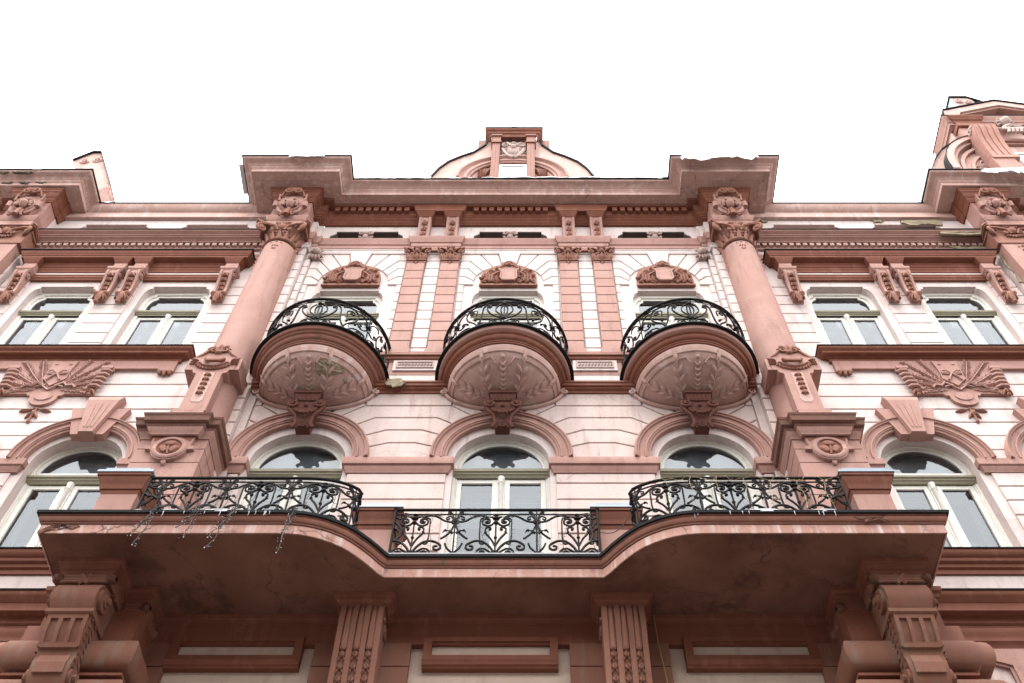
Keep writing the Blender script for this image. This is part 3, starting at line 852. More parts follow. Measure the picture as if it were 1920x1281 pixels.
# ---- giant columns on pedestals
def acanthus(c, cx, cd, r, z, a, h, wd, out):          # upright leaf on a round drum at angle a, tip curling out
    t = Vector((-sin(a), cos(a)))
    n = Vector((cos(a), sin(a)))
    def p(u, v, o): return (cx + n.x * (r + o) + t.x * u, cd + n.y * (r + o) + t.y * u, z + v)
    vs, fs = [], []
    prof = [(0.0, 0.35, 0.0), (0.3, 0.5, 0.01), (0.6, 0.46, 0.03), (0.85, 0.3, out * 0.7), (1.0, 0.14, out), (0.93, 0.05, out * 1.15)]
    for v, k, o in prof: vs += [p(-wd * k, v * h, o - 0.005), p(0, v * h, o + 0.022), p(wd * k, v * h, o - 0.005)]
    for i in range(len(prof) - 1):
        for j in range(2): fs.append((3 * i + j, 3 * i + j + 1, 3 * i + j + 4, 3 * i + j + 3))
    c.add(vs, fs)
def giant_capital(parent, cx, cd, r, z0, z1, flat=False):
    c = MB()
    h = z1 - z0
    if flat: c.wedge(cx - 0.42, cx + 0.42, 0, cd + r, z0, z1 - 0.08, cx - 0.45, cx + 0.45)
    else: c.lathe([(r, z0 - 0.02), (r + 0.03, z0), (r, z0 + 0.03), (r + 0.005, z0 + 0.55 * h), (r + 0.09, z1 - 0.10)], cx, cd, -0.5, pi + 0.5, 28)
    if not flat:
        for k in range(9): acanthus(c, cx, cd, r + 0.005, z0 + 0.02, radians(0 + 22.5 * k), 0.40 * h, 0.085, 0.07)
        for k in range(8): acanthus(c, cx, cd, r + 0.005, z0 + 0.25 * h, radians(11 + 22.5 * k), 0.42 * h, 0.075, 0.08)
    # concave abacus with horns
    ab = []
    q = r + 0.13
    for i in range(11):
        t = -1 + 2 * i / 10
        ab.append((cx + q * t, cd + q - 0.16 * (1 - t * t)))
    ab += [(cx + q + 0.05, cd + q - 0.06), (cx + q - 0.02, cd), (cx + q, -0.02), (cx - q, -0.02), (cx - q + 0.02, cd), (cx - q - 0.05, cd + q - 0.06)]
    c.plan(ab, z1 - 0.085, z1 - 0.055).plan([(x + (x - cx) * 0.04, d + 0.015) for x, d in ab], z1 - 0.05, z1)
    for s in (-1, 1):                                  # big corner volutes turned to the diagonal
        vx, vd = cx + s * (r + 0.06), cd + r + 0.05
        pts = []
        for i in range(24):
            t = i / 23
            a = pi / 2 - s * 0 + 2 * pi * 1.7 * t
            rr = 0.115 * (1 - 0.85 * t)
            u = rr * cos(a)
            pts.append((vx + s * u * -0.75, vd - u * -0.55 * -1 + 0.02 * t, z1 - 0.22 + rr * sin(a) * 1.15))
        c.tube(pts, 0.034, 6, 0.02)
        c.ball((vx, vd, z1 - 0.22), 0.05, 7, 5)
        c.tube([(cx + s * 0.06, cd + r + 0.04, z0 + 0.50 * h), (cx + s * 0.12, cd + r + 0.07, z1 - 0.17), (cx + s * (r - 0.05), cd + r + 0.07, z1 - 0.10), (vx, vd + 0.02, z1 - 0.10)], 0.028, 5)
        c.spiral(cx + s * 0.13, z0 + 0.58 * h, 0.06, 1.4, -pi / 2, s, cd + r + 0.05, 0.02, 5)
        # side face volute toward the next bay
        c.tube([(cx + s * (r + 0.10), cd - 0.02, z1 - 0.10), (cx + s * (r + 0.12), cd + 0.15, z1 - 0.16), (cx + s * (r + 0.10), cd + r, z1 - 0.12)], 0.03, 5)
        # festoon hanging at the side
        for k in range(7):
            a = pi / 2 + s * -1.32
            acanthus(c, cx, cd, r - 0.012, z0 - 0.10 - 0.13 * k, a, 0.17, 0.075 - 0.006 * k, 0.05)
    c.dome(cx, z0 + 0.72 * h, 0.10, 0.11, cd + r + 0.03, 0.07, 12, 3)
    for i in range(-2, 3): c.leaf((cx + 0.03 * i, z0 + 0.84 * h), (cx + 0.075 * i, z0 + 0.98 * h), 0.06, cd + r + 0.04, 0.05)
    for i in range(-3, 4): c.leaf((cx + 0.03 * i, z0 + 0.50 * h), (cx + 0.06 * i, z0 + (0.30 + 0.025 * abs(i)) * h), 0.06, cd + r + 0.01, 0.04, 0.02)
    # drop ornament on the shaft
    for k, (x, z, l, wd) in enumerate([(-0.12, -0.10, 0.10, 0.05), (0.12, -0.10, 0.10, 0.05), (0, -0.06, 0.12, 0.06), (-0.06, -0.24, 0.07, 0.05), (0.06, -0.24, 0.07, 0.05), (0, -0.22, 0.10, 0.05), (-0.04, -0.36, 0.05, 0.04), (0.04, -0.36, 0.05, 0.04), (0, -0.36, 0.08, 0.04)]):
        c.leaf((cx + x * 0.4, z0 + z), (cx + x, z0 + z - l * 0.7), wd, cd + sqrt(max(0, r * r - x * x)) - 0.012, 0.035)
    return c.build('capital', M['orn'], parent)

C = empty('giant_column', B)
RIGHT.append(C)
CD = 0.14
MB().lathe([(0.318, 17.35), (0.322, 16.5), (0.332, 15.0), (0.342, 13.5), (0.346, 11.55)], COLX, CD, -0.3, pi + 0.3, 48).build('shaft', M['rose'], C, 60)
giant_capital(C, COLX, CD, 0.318, 17.42, 18.02)
# base blocks
bb = MB().box(COLX - 0.40, COLX + 0.40, 0, 0.60, 11.27, 11.50)
bb.build('base_block', M['rose'], C, 0)
MB().box(COLX - 0.23, COLX + 0.23, 0.4, 0.70, 11.27, 11.59).build('base_block', M['rose'], C, 0)
MB().sweep([(-0.02, 11.59), (0.0, 11.59), (0.03, 11.61), (0.03, 11.635), (-0.02, 11.65)], [(COLX - 0.21, 0.3), (COLX - 0.21, 0.66), (COLX + 0.21, 0.66), (COLX + 0.21, 0.3)]).build('base_moulding', M['rose'], C)
# strap plaque with wreath
q = COLX
st = [(q - 0.19, 11.63), (q + 0.19, 11.63), (q + 0.19, 12.66), (q + 0.25, 12.69), (q + 0.27, 12.76), (q + 0.335, 12.76), (q + 0.335, 13.07), (q + 0.24, 13.14), (q + 0.12, 13.26), (q - 0.12, 13.26), (q - 0.24, 13.14), (q - 0.335, 13.07), (q - 0.335, 12.76), (q - 0.27, 12.76), (q - 0.25, 12.69), (q - 0.19, 12.66)]
MB().prism(st, 0.30, 0.60).build('strap', M['rose'], C, 0)
MB().box(q - 0.40, q + 0.40, 0.10, 0.585, 12.78, 13.06).build('strap_band', M['rose'], C, 0)
fl = MB().prism([(q - 0.085, 11.98), (q - 0.05, 11.93), (q + 0.05, 11.93), (q + 0.085, 11.98), (q + 0.085, 12.68), (q - 0.085, 12.68)], 0.598, 0.606)
fl.build('sunk_panel', M['cornice'], C, 0)
bd = MB()
for k in range(5):
    z = 12.61 - 0.115 * k
    bd.dome(q, z, 0.05, 0.048, 0.604, 0.05, 8, 2)
    for a in (200, 270, 340): bd.leaf((q, z), (q + 0.06 * cos(radians(a)), z + 0.06 * sin(radians(a))), 0.045, 0.604, 0.04)
bd.build('husk_drop', M['orn'], C)
wr = MB()
for k in range(14):
    a = radians(200 + 140 * k / 13)
    x, z = q + 0.25 * cos(a), 13.02 + 0.22 * sin(a)
    for o in (-0.5, 0.5): wr.leaf((x, z), (x + 0.10 * cos(a + pi / 2 * (1 if k > 6 else -1) * -1 + o), z + 0.10 * sin(a + pi / 2 * (1 if k > 6 else -1) * -1 + o)), 0.05, 0.60, 0.04, 0.015)
for s in (-1, 1):
    for k in range(3): wr.leaf((q + s * 0.24, 13.0 - 0.05 * k), (q + s * (0.36 + 0.0 * k), 13.03 - 0.06 * k), 0.05, 0.60, 0.035)
wr.tube([(q - 0.14, 0.62, 13.02), (q - 0.09, 0.64, 12.95), (q, 0.65, 12.93), (q + 0.09, 0.64, 12.95), (q + 0.14, 0.62, 13.02)], 0.03, 6)
wr.build('laurel_wreath', M['orn'], C)
cw = MB()
for s in (-1, 1):
    cw.tube([(q + s * 0.335, 0.57, 13.08), (q + s * 0.22, 0.60, 13.16), (q + s * 0.15, 0.61, 13.26)], 0.03, 5)
    cw.spiral(q + s * 0.09, 13.27, 0.075, 1.5, 0 if s > 0 else pi, s, 0.62, 0.024, 5)
    cw.leaf((q + s * 0.02, 13.30), (q + s * 0.12, 13.43), 0.08, 0.58, 0.05)
cw.leaf((q, 13.24), (q, 13.46), 0.12, 0.59, 0.06)
cw.dome(q, 13.22, 0.07, 0.05, 0.60, 0.05)
cw.build('shell_crest', M['orn'], C)

# pedestal
PD = empty('column_pedestal', B)
RIGHT.append(PD)
MB().box(COLX - 0.435, COLX + 0.435, 0, 0.637, 8.55, 11.09).build('pedestal_core', M['joint'], PD, 0)
PZ = [8.58, 8.93, 9.24, 9.56, 9.87, 10.19, 10.505, 10.785, 11.09]
for a, b in zip(PZ, PZ[1:]):
    p = MB()
    x0, x1, g = COLX - 0.445, COLX + 0.445, 0.008
    p.box(x0, x1, 0.0, 0.65, a + g, b - g)
    p.build('block', M['rose'], PD, 0)
PC = [(-0.02, 10.98), (0.012, 10.98), (0.018, 11.02), (0.05, 11.06), (0.055, 11.10), (0.085, 11.115), (0.09, 11.15), (0.115, 11.165), (0.12, 11.20), (0.13, 11.245)]
pth = [(COLX - 0.445, 0.0), (COLX - 0.445, 0.655), (COLX - 0.315, 0.655), (COLX - 0.315, 0.735), (COLX + 0.315, 0.735), (COLX + 0.315, 0.655), (COLX + 0.445, 0.655), (COLX + 0.445, 0.0)]
MB().sweep([p for p in PC if p[1] < 11.14] + [(-0.02, 11.14)], pth).build('cap_moulding', M['rose'], PD)
MB().sweep([(-0.02, 11.14)] + [p for p in PC if p[1] > 11.14] + [(-0.02, 11.25)], pth).build('cap_moulding', M['capmoss'], PD)
MB().sweep([(-0.02, 11.25), (0.135, 11.25), (0.15, 11.285), (0.13, 11.30), (-0.02, 11.31)], pth).build('cap_ledge', M['capmoss'], PD)
MB().plan([(x, d - 0.005) for x, d in pth], 11.10, 11.30).build('cap_slab', M['capmoss'], PD, 0)
md = MB()
# tablet with ring and clover
mt = [(q - 0.285, 11.00), (q - 0.26, 10.80), (q - 0.32, 10.78), (q - 0.32, 10.73), (q - 0.235, 10.72)] + [(q + 0.235 * cos(radians(a)), 10.73 + 0.225 * sin(radians(a))) for a in range(190, 351, 16)] + [(q + 0.235, 10.72), (q + 0.32, 10.73), (q + 0.32, 10.78), (q + 0.26, 10.80), (q + 0.285, 11.00)]
md.prism(mt, 0.64, 0.70).build('tablet', M['rose'], PD, 0)
MB().arcsweep([(0.165, 0.69), (0.165, 0.72), (0.18, 0.725), (0.20, 0.725), (0.225, 0.71), (0.225, 0.69)], q, 10.75, 0, 2 * pi, 28).build('ring', M['rose'], PD)
MB().prism([(q + 0.166 * cos(2 * pi * k / 24), 10.75 + 0.166 * sin(2 * pi * k / 24)) for k in range(24)], 0.695, 0.703).build('ring_ground', M['deep'], PD, 0)
for s in (-1, 1): MB().prism([(q + s * 0.26, 10.985), (q + s * 0.12, 10.985), (q + s * 0.235, 10.88)], 0.695, 0.7045).build('sunk_corner', M['deep'], PD, 0)
cl = MB()
for a in (90, 210, 330):
    cx_, cz_ = q + 0.075 * cos(radians(a)), 10.755 + 0.075 * sin(radians(a))
    for o in (-42, 42): cl.dome(cx_ + 0.028 * cos(radians(a + o * 2)), cz_ + 0.028 * sin(radians(a + o * 2)), 0.055, 0.055, 0.70, 0.035, 9, 2)
    cl.dome(cx_, cz_, 0.06, 0.06, 0.70, 0.04, 9, 2)
cl.tube([(q, 0.735, 10.75), (q - 0.005, 0.73, 10.66), (q - 0.02, 0.72, 10.60)], 0.014, 5)
cl.build('clover', M['orn'], PD)
MB().dome(q, 10.46, 0.035, 0.035, 0.645, 0.05, 8, 2).box(q - 0.03, q + 0.03, 0.64, 0.69, 10.46, 10.50).build('drop', M['rose'], PD)
def side(b, poly, x0, x1, xt0=None, xt1=None):       # outline in d,z extruded along x
    n = len(poly)
    vs = [(x0, d, z) for d, z in poly] + [(x1, d, z) for d, z in poly]
    return b.add(vs, [tuple(range(n)), tuple(range(n, 2 * n))] + [(i, (i + 1) % n, n + (i + 1) % n, n + i) for i in range(n)])
MB.side = side

# ---- entablature of the middle part
EN = empty('entablature', B)
ARC = [(-0.02, 17.670), (0.018, 17.670), (0.03, 17.700), (0.03, 17.770), (0.045, 17.785), (0.05, 17.810), (0.02, 17.815), (0.02, 17.875), (0.03, 17.880), (0.032, 17.990), (0.055, 18.005), (0.065, 18.060), (0.095, 18.130), (0.10, 18.185), (-0.02, 18.200)]
ap = [(-3.98, 0.14), (-3.86, 0.14), (-3.86, 0.045), (-3.75, 0.045), (-3.75, 0.0), (3.75, 0.0), (3.75, 0.045), (3.86, 0.045), (3.86, 0.14), (3.98, 0.14)]
ARC1 = [p for p in ARC if p[1] < 17.812]
ARC2 = [p for p in ARC if p[1] > 17.812]
MB().sweep(ARC1 + [(-0.02, 17.815)], ap).build('architrave_fillet', M['wall'], EN)
MB().sweep([(-0.02, 17.815)] + ARC2, ap).build('architrave', M['rose'], EN)
for s in (-1, 1):
    x0, x1 = sorted((s * 0.975, s * 1.875))
    MB().sweep([(-0.02, 17.73)] + [(o, z) for o, z in ARC2[:1]] + ARC2[1:], [(x0, 0.0), (x0, 0.055), (x1, 0.055), (x1, 0.0)]).build('architrave', M['rose'], EN)
    MB().box(x0 + 0.03, x1 - 0.03, 0, 0.075, 17.70, 17.80).build('architrave_bed', M['orn'], EN)
BED = [(-0.02, 18.95), (0.03, 18.95), (0.035, 18.985), (0.055, 18.99), (0.06, 19.02), (0.08, 19.035), (0.11, 19.06), (0.13, 19.10), (0.14, 19.105), (0.14, 19.135), (0.15, 19.14), (0.15, 19.345), (0.25, 19.352), (0.255, 19.37), (0.265, 19.40), (-0.02, 19.41)]
bp = [(-3.98, 0.14), (-3.86, 0.14), (-3.86, 0.0), (3.86, 0.0), (3.86, 0.14), (3.98, 0.14)]
MB().sweep(BED, bp).build('bed_moulding', M['deep'], EN)
den = MB().box(-0.049, 0.049, 0.145, 0.238, -0.08, 0.08).mesh('dentil', 0)
den.materials.append(M['deep'])
x = -3.52
while x < 3.53:
    if not 0.84 < abs(x) < 2.02:
        o = bpy.data.objects.new('dentil', den)
        COL.objects.link(o)
        o.parent = EN
        o.location = (x + random.uniform(-0.004, 0.004), 0, 19.255)
    x += 0.1565
# paired scroll brackets of the frieze
def frieze_bracket(cx):
    K = empty('frieze_bracket', B)
    MB().side([(0, 18.18), (0.085, 18.18), (0.095, 18.28), (0.10, 18.6), (0.13, 18.85), (0.17, 18.99), (0, 18.99)], cx - 0.125, cx + 0.125).build('body', M['rose'], K, 30)
    b = MB()
    for k in range(3):
        z = 18.30 + 0.215 * k
        dd = (0.10, 0.11, 0.145)[k]
        b.leaf((cx - 0.05, z), (cx + 0.055, z + 0.10), 0.075, dd, 0.04)
        b.leaf((cx + 0.05, z - 0.02), (cx - 0.045, z + 0.055), 0.06, dd, 0.035)
        b.leaf((cx - 0.01, z), (cx + 0.0, z + 0.19), 0.05, dd + 0.01, 0.035)
    b.build('leaf_panel', M['orn'], K)
    f = MB()
    for s in (-1, 1): f.side([(0.08, 18.22), (0.115, 18.22), (0.118, 18.6), (0.15, 18.86), (0.185, 18.98), (0.12, 18.98)], cx + s * 0.095 - 0.022, cx + s * 0.095 + 0.022)
    f.build('fillet', M['rose'], K, 0)
    MB().wedge(cx - 0.13, cx + 0.13, 0, 0.185, 18.99, 19.10, cx - 0.19, cx + 0.19, 0, 0.27).box(cx - 0.195, cx + 0.195, 0, 0.275, 19.10, 19.15).build('cap', M['deep'], K, 0)
for s in (-1, 1):
    for c in (1.16, 1.715): frieze_bracket(s * c)
    x0, x1 = sorted((s * 0.90, s * 1.965))
    MB().wedge(x0 + 0.05, x1 - 0.05, 0.0, 0.24, 19.15, 19.28, x0, x1, 0, 0.275).box(x0, x1, 0, 0.278, 19.28, 19.398).build('bracket_lintel', M['deep'], EN, 0)
# little masks in the frieze openings
def face(b, cx, cd, cz, r, tilt=0.0):
    n, k = 18, 14
    vs = []
    for i in range(k + 1):
        a = pi * i / k
        for j in range(n):
            g = 2 * pi * j / n
            x, y, z = sin(a) * cos(g), sin(a) * sin(g), cos(a)
            w_ = 0.80 - 0.12 * max(0, -z)
            px, py, pz = x * w_, y * 0.85, z * 1.08
            if y > 0.05:
                py += 0.22 * math.exp(-((x / 0.13)**2) - ((z + 0.08) / 0.20)**2)          # nose
                py += 0.08 * math.exp(-((x / 0.45)**2) - ((z - 0.30) / 0.12)**2)          # brow
                for e in (-0.32, 0.32): py -= 0.13 * math.exp(-(((x - e) / 0.16)**2) - ((z - 0.12) / 0.10)**2)
                py += 0.09 * math.exp(-((x / 0.20)**2) - ((z + 0.45) / 0.07)**2)          # lips
                py -= 0.06 * math.exp(-((x / 0.20)**2) - ((z + 0.56) / 0.04)**2)
                py += 0.08 * math.exp(-((x / 0.22)**2) - ((z + 0.78) / 0.14)**2)          # chin
                for e in (-0.4, 0.4): py += 0.05 * math.exp(-(((x - e) / 0.2)**2) - ((z + 0.25) / 0.2)**2)
            vs.append((cx + r * px, cd + r * (py * cos(tilt) - pz * sin(tilt) * 0.3), cz + r * pz))
    fs = [(i * n + j, i * n + (j + 1) % n, (i + 1) * n + (j + 1) % n, (i + 1) * n + j) for i in range(k) for j in range(n)]
    return b.add(vs, fs)
for c in XC:
    f = MB()
    f.box(c - 0.05, c + 0.05, -0.16, 0.0, 18.30, 18.66)
    face(f, c, 0.0, 18.46, 0.085)
    for s in (-1, 1):
        f.spiral(c + s * 0.09, 18.60, 0.055, 1.3, pi / 2, -s, 0.03, 0.02, 5)
        f.leaf((c + s * 0.05, 18.42), (c + s * 0.15, 18.52), 0.07, 0.0, 0.04)
        f.leaf((c + s * 0.06, 18.35), (c + s * 0.13, 18.40), 0.06, 0.0, 0.04)
    for i in range(-2, 3): f.leaf((c + 0.02 * i, 18.54), (c + 0.05 * i, 18.67), 0.045, 0.03, 0.04)
    f.build('frieze_mask', M['stone'], B, loc=(0, 0, -0.06))
    rb = MB().prism(shrink(frieze_opening(c), 0.006), -0.9, -0.05)  # dark lining over the pink reveal stands in for the opening's shade
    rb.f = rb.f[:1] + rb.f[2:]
    rb.build('shaded_frieze_recess', M['dark'], B, 0)

# ---- big cornice with its two forward breaks
MC = empty('main_cornice', B)
path = [(-5.21, 0.12), (-5.21, 0.99), (-3.435, 0.99), (-3.435, 0.485), (3.435, 0.485), (3.435, 0.99), (5.21, 0.99), (5.21, 0.12)]
COR = [(-0.03, 19.40), (-0.012, 19.395), (0.0, 19.40), (0.0, 19.515), (0.012, 19.52), (0.02, 19.545), (0.03, 19.55), (0.035, 19.575), (0.07, 19.595), (0.11, 19.63), (0.155, 19.645), (0.185, 19.66), (0.195, 19.675), (0.20, 19.70), (-0.03, 19.71)]
MB().sweep(COR, path).build('corona', M['cornice'], MC)
sp = [(x * (1 - 0.002 / 5), d - 0.004) for x, d in path]
sp[0], sp[-1] = (-5.206, 0.0), (5.206, 0.0)
MB().plan(sp, 19.404, 19.695).build('soffit', M['cornice'], MC, 0)
# raised border lines on the soffit
so2 = MB()
for s in (-1, 1):
    a, b_ = s * 5.02, s * 3.63
    for (x0, x1, d0, d1) in ((a, b_, 0.80, 0.815), (a - s * 0.0, a + s * 0.015, 0.40, 0.80), (b_, b_ - s * -0.015, 0.30, 0.80)):
        so2.box(min(x0, x1), max(x0, x1), d0, d1, 19.392, 19.406)
so2.box(-3.62, 3.62, 0.30, 0.314, 19.392, 19.406)
so2.build('soffit_fillet', M['cornice'], MC, 0)
FL = [(-0.03, 19.704), (0.225, 19.702), (0.228, 19.722), (-0.03, 19.76)]
MB().sweep(FL, path).build('flashing', M['sheet'], MC, 0)

# ---- entablature block, bed moulding and cartouche over each giant column
def column_head(parent_list, cx, flat=False, with_bed=True, sd=1):
    H = empty('column_entablature', B)
    parent_list.append(H)
    MB().box(cx - 0.36, cx + 0.36, 0.0, 0.47, 18.02, 19.36).build('block', M['rose'], H, 0)
    MB().sweep([(-0.02, 18.10), (0.0, 18.10), (0.005, 18.19), (0.02, 18.20), (0.025, 18.24), (0.05, 18.28), (0.055, 18.33), (-0.02, 18.345)], [(cx - 0.36, 0.05), (cx - 0.36, 0.47), (cx + 0.36, 0.47), (cx + 0.36, 0.05)]).build('architrave_cap', M['rose'], H)
    bed = [(-0.02, 19.02), (0.02, 19.02), (0.03, 19.07), (0.05, 19.09), (0.055, 19.14), (0.07, 19.15), (0.10, 19.20), (0.12, 19.26), (0.125, 19.27), (0.14, 19.28), (0.145, 19.34), (0.165, 19.36), (0.17, 19.402), (-0.02, 19.41)]
    MB().sweep(bed, [(cx - 0.36, 0.05), (cx - 0.36, 0.47), (cx + 0.36, 0.47), (cx + 0.36, 0.05)]).build('bed_moulding', M['deep'], H)
    MB().sweep(bed, [(cx - 0.385, 0.0), (cx - 0.385, 0.14), (cx + 0.385, 0.14), (cx + 0.385, 0.0)]).build('bed_moulding', M['deep'], H)
    K = empty('cartouche', B)
    parent_list.append(K)
    th = radians(7)                          # the cartouche leans out from the block
    py, pz = -0.47, 18.36
    K.rotation_euler = (th, 0, 0)
    K.location = (0, py - (py * cos(th) - pz * sin(th)), pz - (py * sin(th) + pz * cos(th)))
    d = 0.50
    pl = [(cx - 0.20, 18.40), (cx + 0.20, 18.40), (cx + 0.27, 18.62), (cx + 0.30, 18.72), (cx + 0.25, 18.90), (cx + 0.255, 19.10), (cx + 0.20, 19.04), (cx + 0.10, 19.10), (cx - 0.10, 19.10), (cx - 0.20, 19.04), (cx - 0.255, 19.10), (cx - 0.25, 18.90), (cx - 0.30, 18.72), (cx - 0.27, 18.62)]
    MB().prism(pl, 0.36, d + 0.02).build('plate', M['rose'], K, 0)
    r = MB().arcsweep([(0.165, d + 0.01), (0.165, d + 0.05), (0.185, d + 0.065), (0.205, d + 0.045), (0.205, d + 0.01)], cx, 18.70, radians(-60), radians(240), 24)
    for s in (-1, 1):
        r.tube([(cx + s * 0.29, d + 0.05, 18.76), (cx + s * 0.29, d + 0.05, 18.60)], 0.055, 8)
        r.tube([(cx + s * 0.24, d + 0.03, 18.62), (cx + s * 0.20, d + 0.05, 18.46), (cx + s * 0.10, d + 0.05, 18.38)], 0.035, 5)
        r.tube([(cx + s * 0.255, d + 0.03, 18.88), (cx + s * 0.265, d + 0.04, 19.09)], 0.022, 4)
    r.build('oval_frame', M['rose'], K)
    h = MB()
    face(h, cx, d + 0.07, 18.69, 0.115)
    rr = random.Random(5)
    for i in range(22):
        a = radians(-25 + 230 * i / 21)
        q_ = rr.uniform(0.115, 0.15)
        h.ball((cx + q_ * cos(a), d + 0.05 + rr.uniform(0, .04), 18.71 + q_ * sin(a) * 1.05), rr.uniform(0.026, 0.042), 6, 4)
    h.build('child_head', M['rose'], K)
    t = MB()
    for s in (-1, 1):
        t.spiral(cx + s * 0.10, 19.14, 0.085, 1.6, pi / 2, s, d + 0.09, 0.03, 6, bulge=0.03)
        t.tube([(cx + s * 0.235, d + 0.04, 18.99), (cx + s * 0.19, d + 0.07, 19.10), (cx + s * 0.12, d + 0.09, 19.22), (cx + s * 0.04, d + 0.10, 19.24)], 0.028, 5)
        t.tube([(cx + s * 0.05, d + 0.05, 18.50), (cx + s * 0.06, d + 0.075, 18.42), (cx + s * 0.07, d + 0.09, 18.33), (cx + s * 0.13, d + 0.095, 18.23)], 0.026, 5)
        t.spiral(cx + s * 0.10, 18.48, 0.045, 1.2, pi, -s, d + 0.05, 0.018, 5)
    t.tube([(cx, d + 0.05, 18.52), (cx, d + 0.09, 18.38), (cx, d + 0.10, 18.25)], 0.05, 6, 0.06)
    t.ball((cx, d + 0.06, 19.16), 0.085, 8, 6)
    t.dome(cx, 19.31, 0.05, 0.06, d + 0.02, 0.06)
    t.build('scroll_crest', M['orn'], K)
column_head(RIGHT, COLX)

# ---- right side bay (the left one is mirrored from it)
SB = empty('side_wall', B)
RIGHT.append(SB)
SX0, SX1, SD = 4.705, 9.20, 0.03
holes = [arch_opening(c, 0.635, 9.45, 11.28) for c in XS] + [up_opening(c, **SU) for c in XS] + [[(x, z + 0.27) for x, z in frieze_opening(c)] for c in XS]
plate('wall_core', [(SX0, GZ), (SX1, GZ), (SX1, 19.6), (SX0, 19.6)], holes, -0.34, SD - 0.03, M['wall'], SB)
bs = lambda poly, m='wall': block(SB, poly, -0.01, SD, M[m])
UZ = [14.0] + [14.437 + 0.3155 * k for k in range(0, 8)]
for a, b in zip(UZ, UZ[1:]):
    for x0, x1 in ((4.72, 5.20), (6.66, 7.24), (8.70, 9.19)): bs(rect(x0, x1, a, b))
LZ = [14.0] + [13.536 - 0.327 * k for k in range(0, 8)]
def side_arch_cut(c, z, R=0.80): return sqrt(max(0, R * R - (z - 11.28)**2)) if z > 11.28 else R
for b, a in zip(LZ, LZ[1:]):
    a = max(a, 11.31)
    if b - a < 0.03: continue
    segs = []
    if a > 12.08: bs(rect(4.72, 9.19, a, b)); continue
    zs_ = [a + (b - a) * i / 5 for i in range(6)]
    l = [(4.72, b), (4.72, a)] + [(XS[0] - side_arch_cut(0, z), z) for z in zs_]
    m_ = [(XS[0] + side_arch_cut(0, z), z) for z in zs_[::-1]] + [(XS[1] - side_arch_cut(0, z), z) for z in zs_]
    r_ = [(XS[1] + side_arch_cut(0, z), z) for z in zs_[::-1]] + [(9.19, a), (9.19, b)]
    for p in (l, m_, r_): bs(p)
PZ2 = [9.42, 9.62, 9.911, 10.203, 10.493, 10.779, 11.07]
for a, b in zip(PZ2, PZ2[1:]):
    for x0, x1 in ((4.72, 5.17), (6.70, 7.20), (8.73, 9.19)): bs(rect(x0, x1, a, b))
IMS = [(-0.02, 11.06), (0.012, 11.06), (0.018, 11.09), (0.04, 11.12), (0.045, 11.155), (0.07, 11.17), (0.072, 11.29), (-0.02, 11.30)]
for x0, x1 in ((4.72, 5.22), (6.64, 7.26), (8.68, 9.19)):
    MB().sweep(IMS, [(x0, -0.12), (x0, SD), (x1, SD), (x1, -0.12)]).build('impost', M['rose'], SB)
ARS = [(r_ * 0.215 / 0.235 + 0.0, d_) for r_, d_ in ARV]
ARS = [(0.705 + (r_ - 0.765) / 0.235 * 0.215, d_ + SD) for r_, d_ in ARV]
for c in XS:
    MB().arcsweep(ARS, c, 11.31, 0, pi, 40, legs=11.29).build('archivolt', M['rose'], SB)
    k = empty('triple_keystone', B)
    RIGHT.append(k)
    zb = 11.79
    MB().prism([(c - 0.235, zb + .02), (c + 0.235, zb + .02), (c + 0.43, 12.43), (c - 0.43, 12.43)], 0.0, 0.125).build('side_voussoir', M['rose'], k, 0)
    kb = MB()
    vs = []
    for xb, xt, zz0, zz1, dd in ((0.115, 0.265, zb - 0.0, 12.70, 0.0), (0.115, 0.265, zb - 0.0, 12.70, 0.145), (0.10, 0.235, zb + 0.01, 12.58, 0.185)):
        vs += [(c - xb, dd, zz0), (c + xb, dd, zz0), (c + xt, dd, zz1), (c - xt, dd, zz1)]
    kb.add(vs, [(8, 9, 10, 11)] + [(4 * i + j, 4 * i + (j + 1) % 4, 4 * i + 4 + (j + 1) % 4, 4 * i + 4 + j) for i in range(2) for j in range(4)])
    kb.build('key_block', M['rose'], k, 0)
    for s in (-1, 0, 1):
        f = MB()
        p0, p1 = (c + s * 0.052, 11.90), (c + s * 0.098, 12.46)
        f.prism([(p0[0] - 0.016, p0[1]), (p0[0] + 0.016, p0[1]), (p1[0] + 0.022, p1[1]), (p1[0] + 0.012, p1[1] + 0.03), (p1[0] - 0.012, p1[1] + 0.03), (p1[0] - 0.022, p1[1])], 0.18, 0.192)
        f.build('flute', M['rose'], k, 0)
    w_ = arched_window(c, 0.635, 9.46, 11.28, 11.06, 11.20, False, int(c * 10), B)
    curtain(w_, c - 0.58, c + 0.58, 9.5, 10.35, seed=int(c * 3))
    RIGHT.append(w_)
    RIGHT.append(upper_window(c, tz0=15.58, tz1=15.72, seed=int(c * 7), **SU))

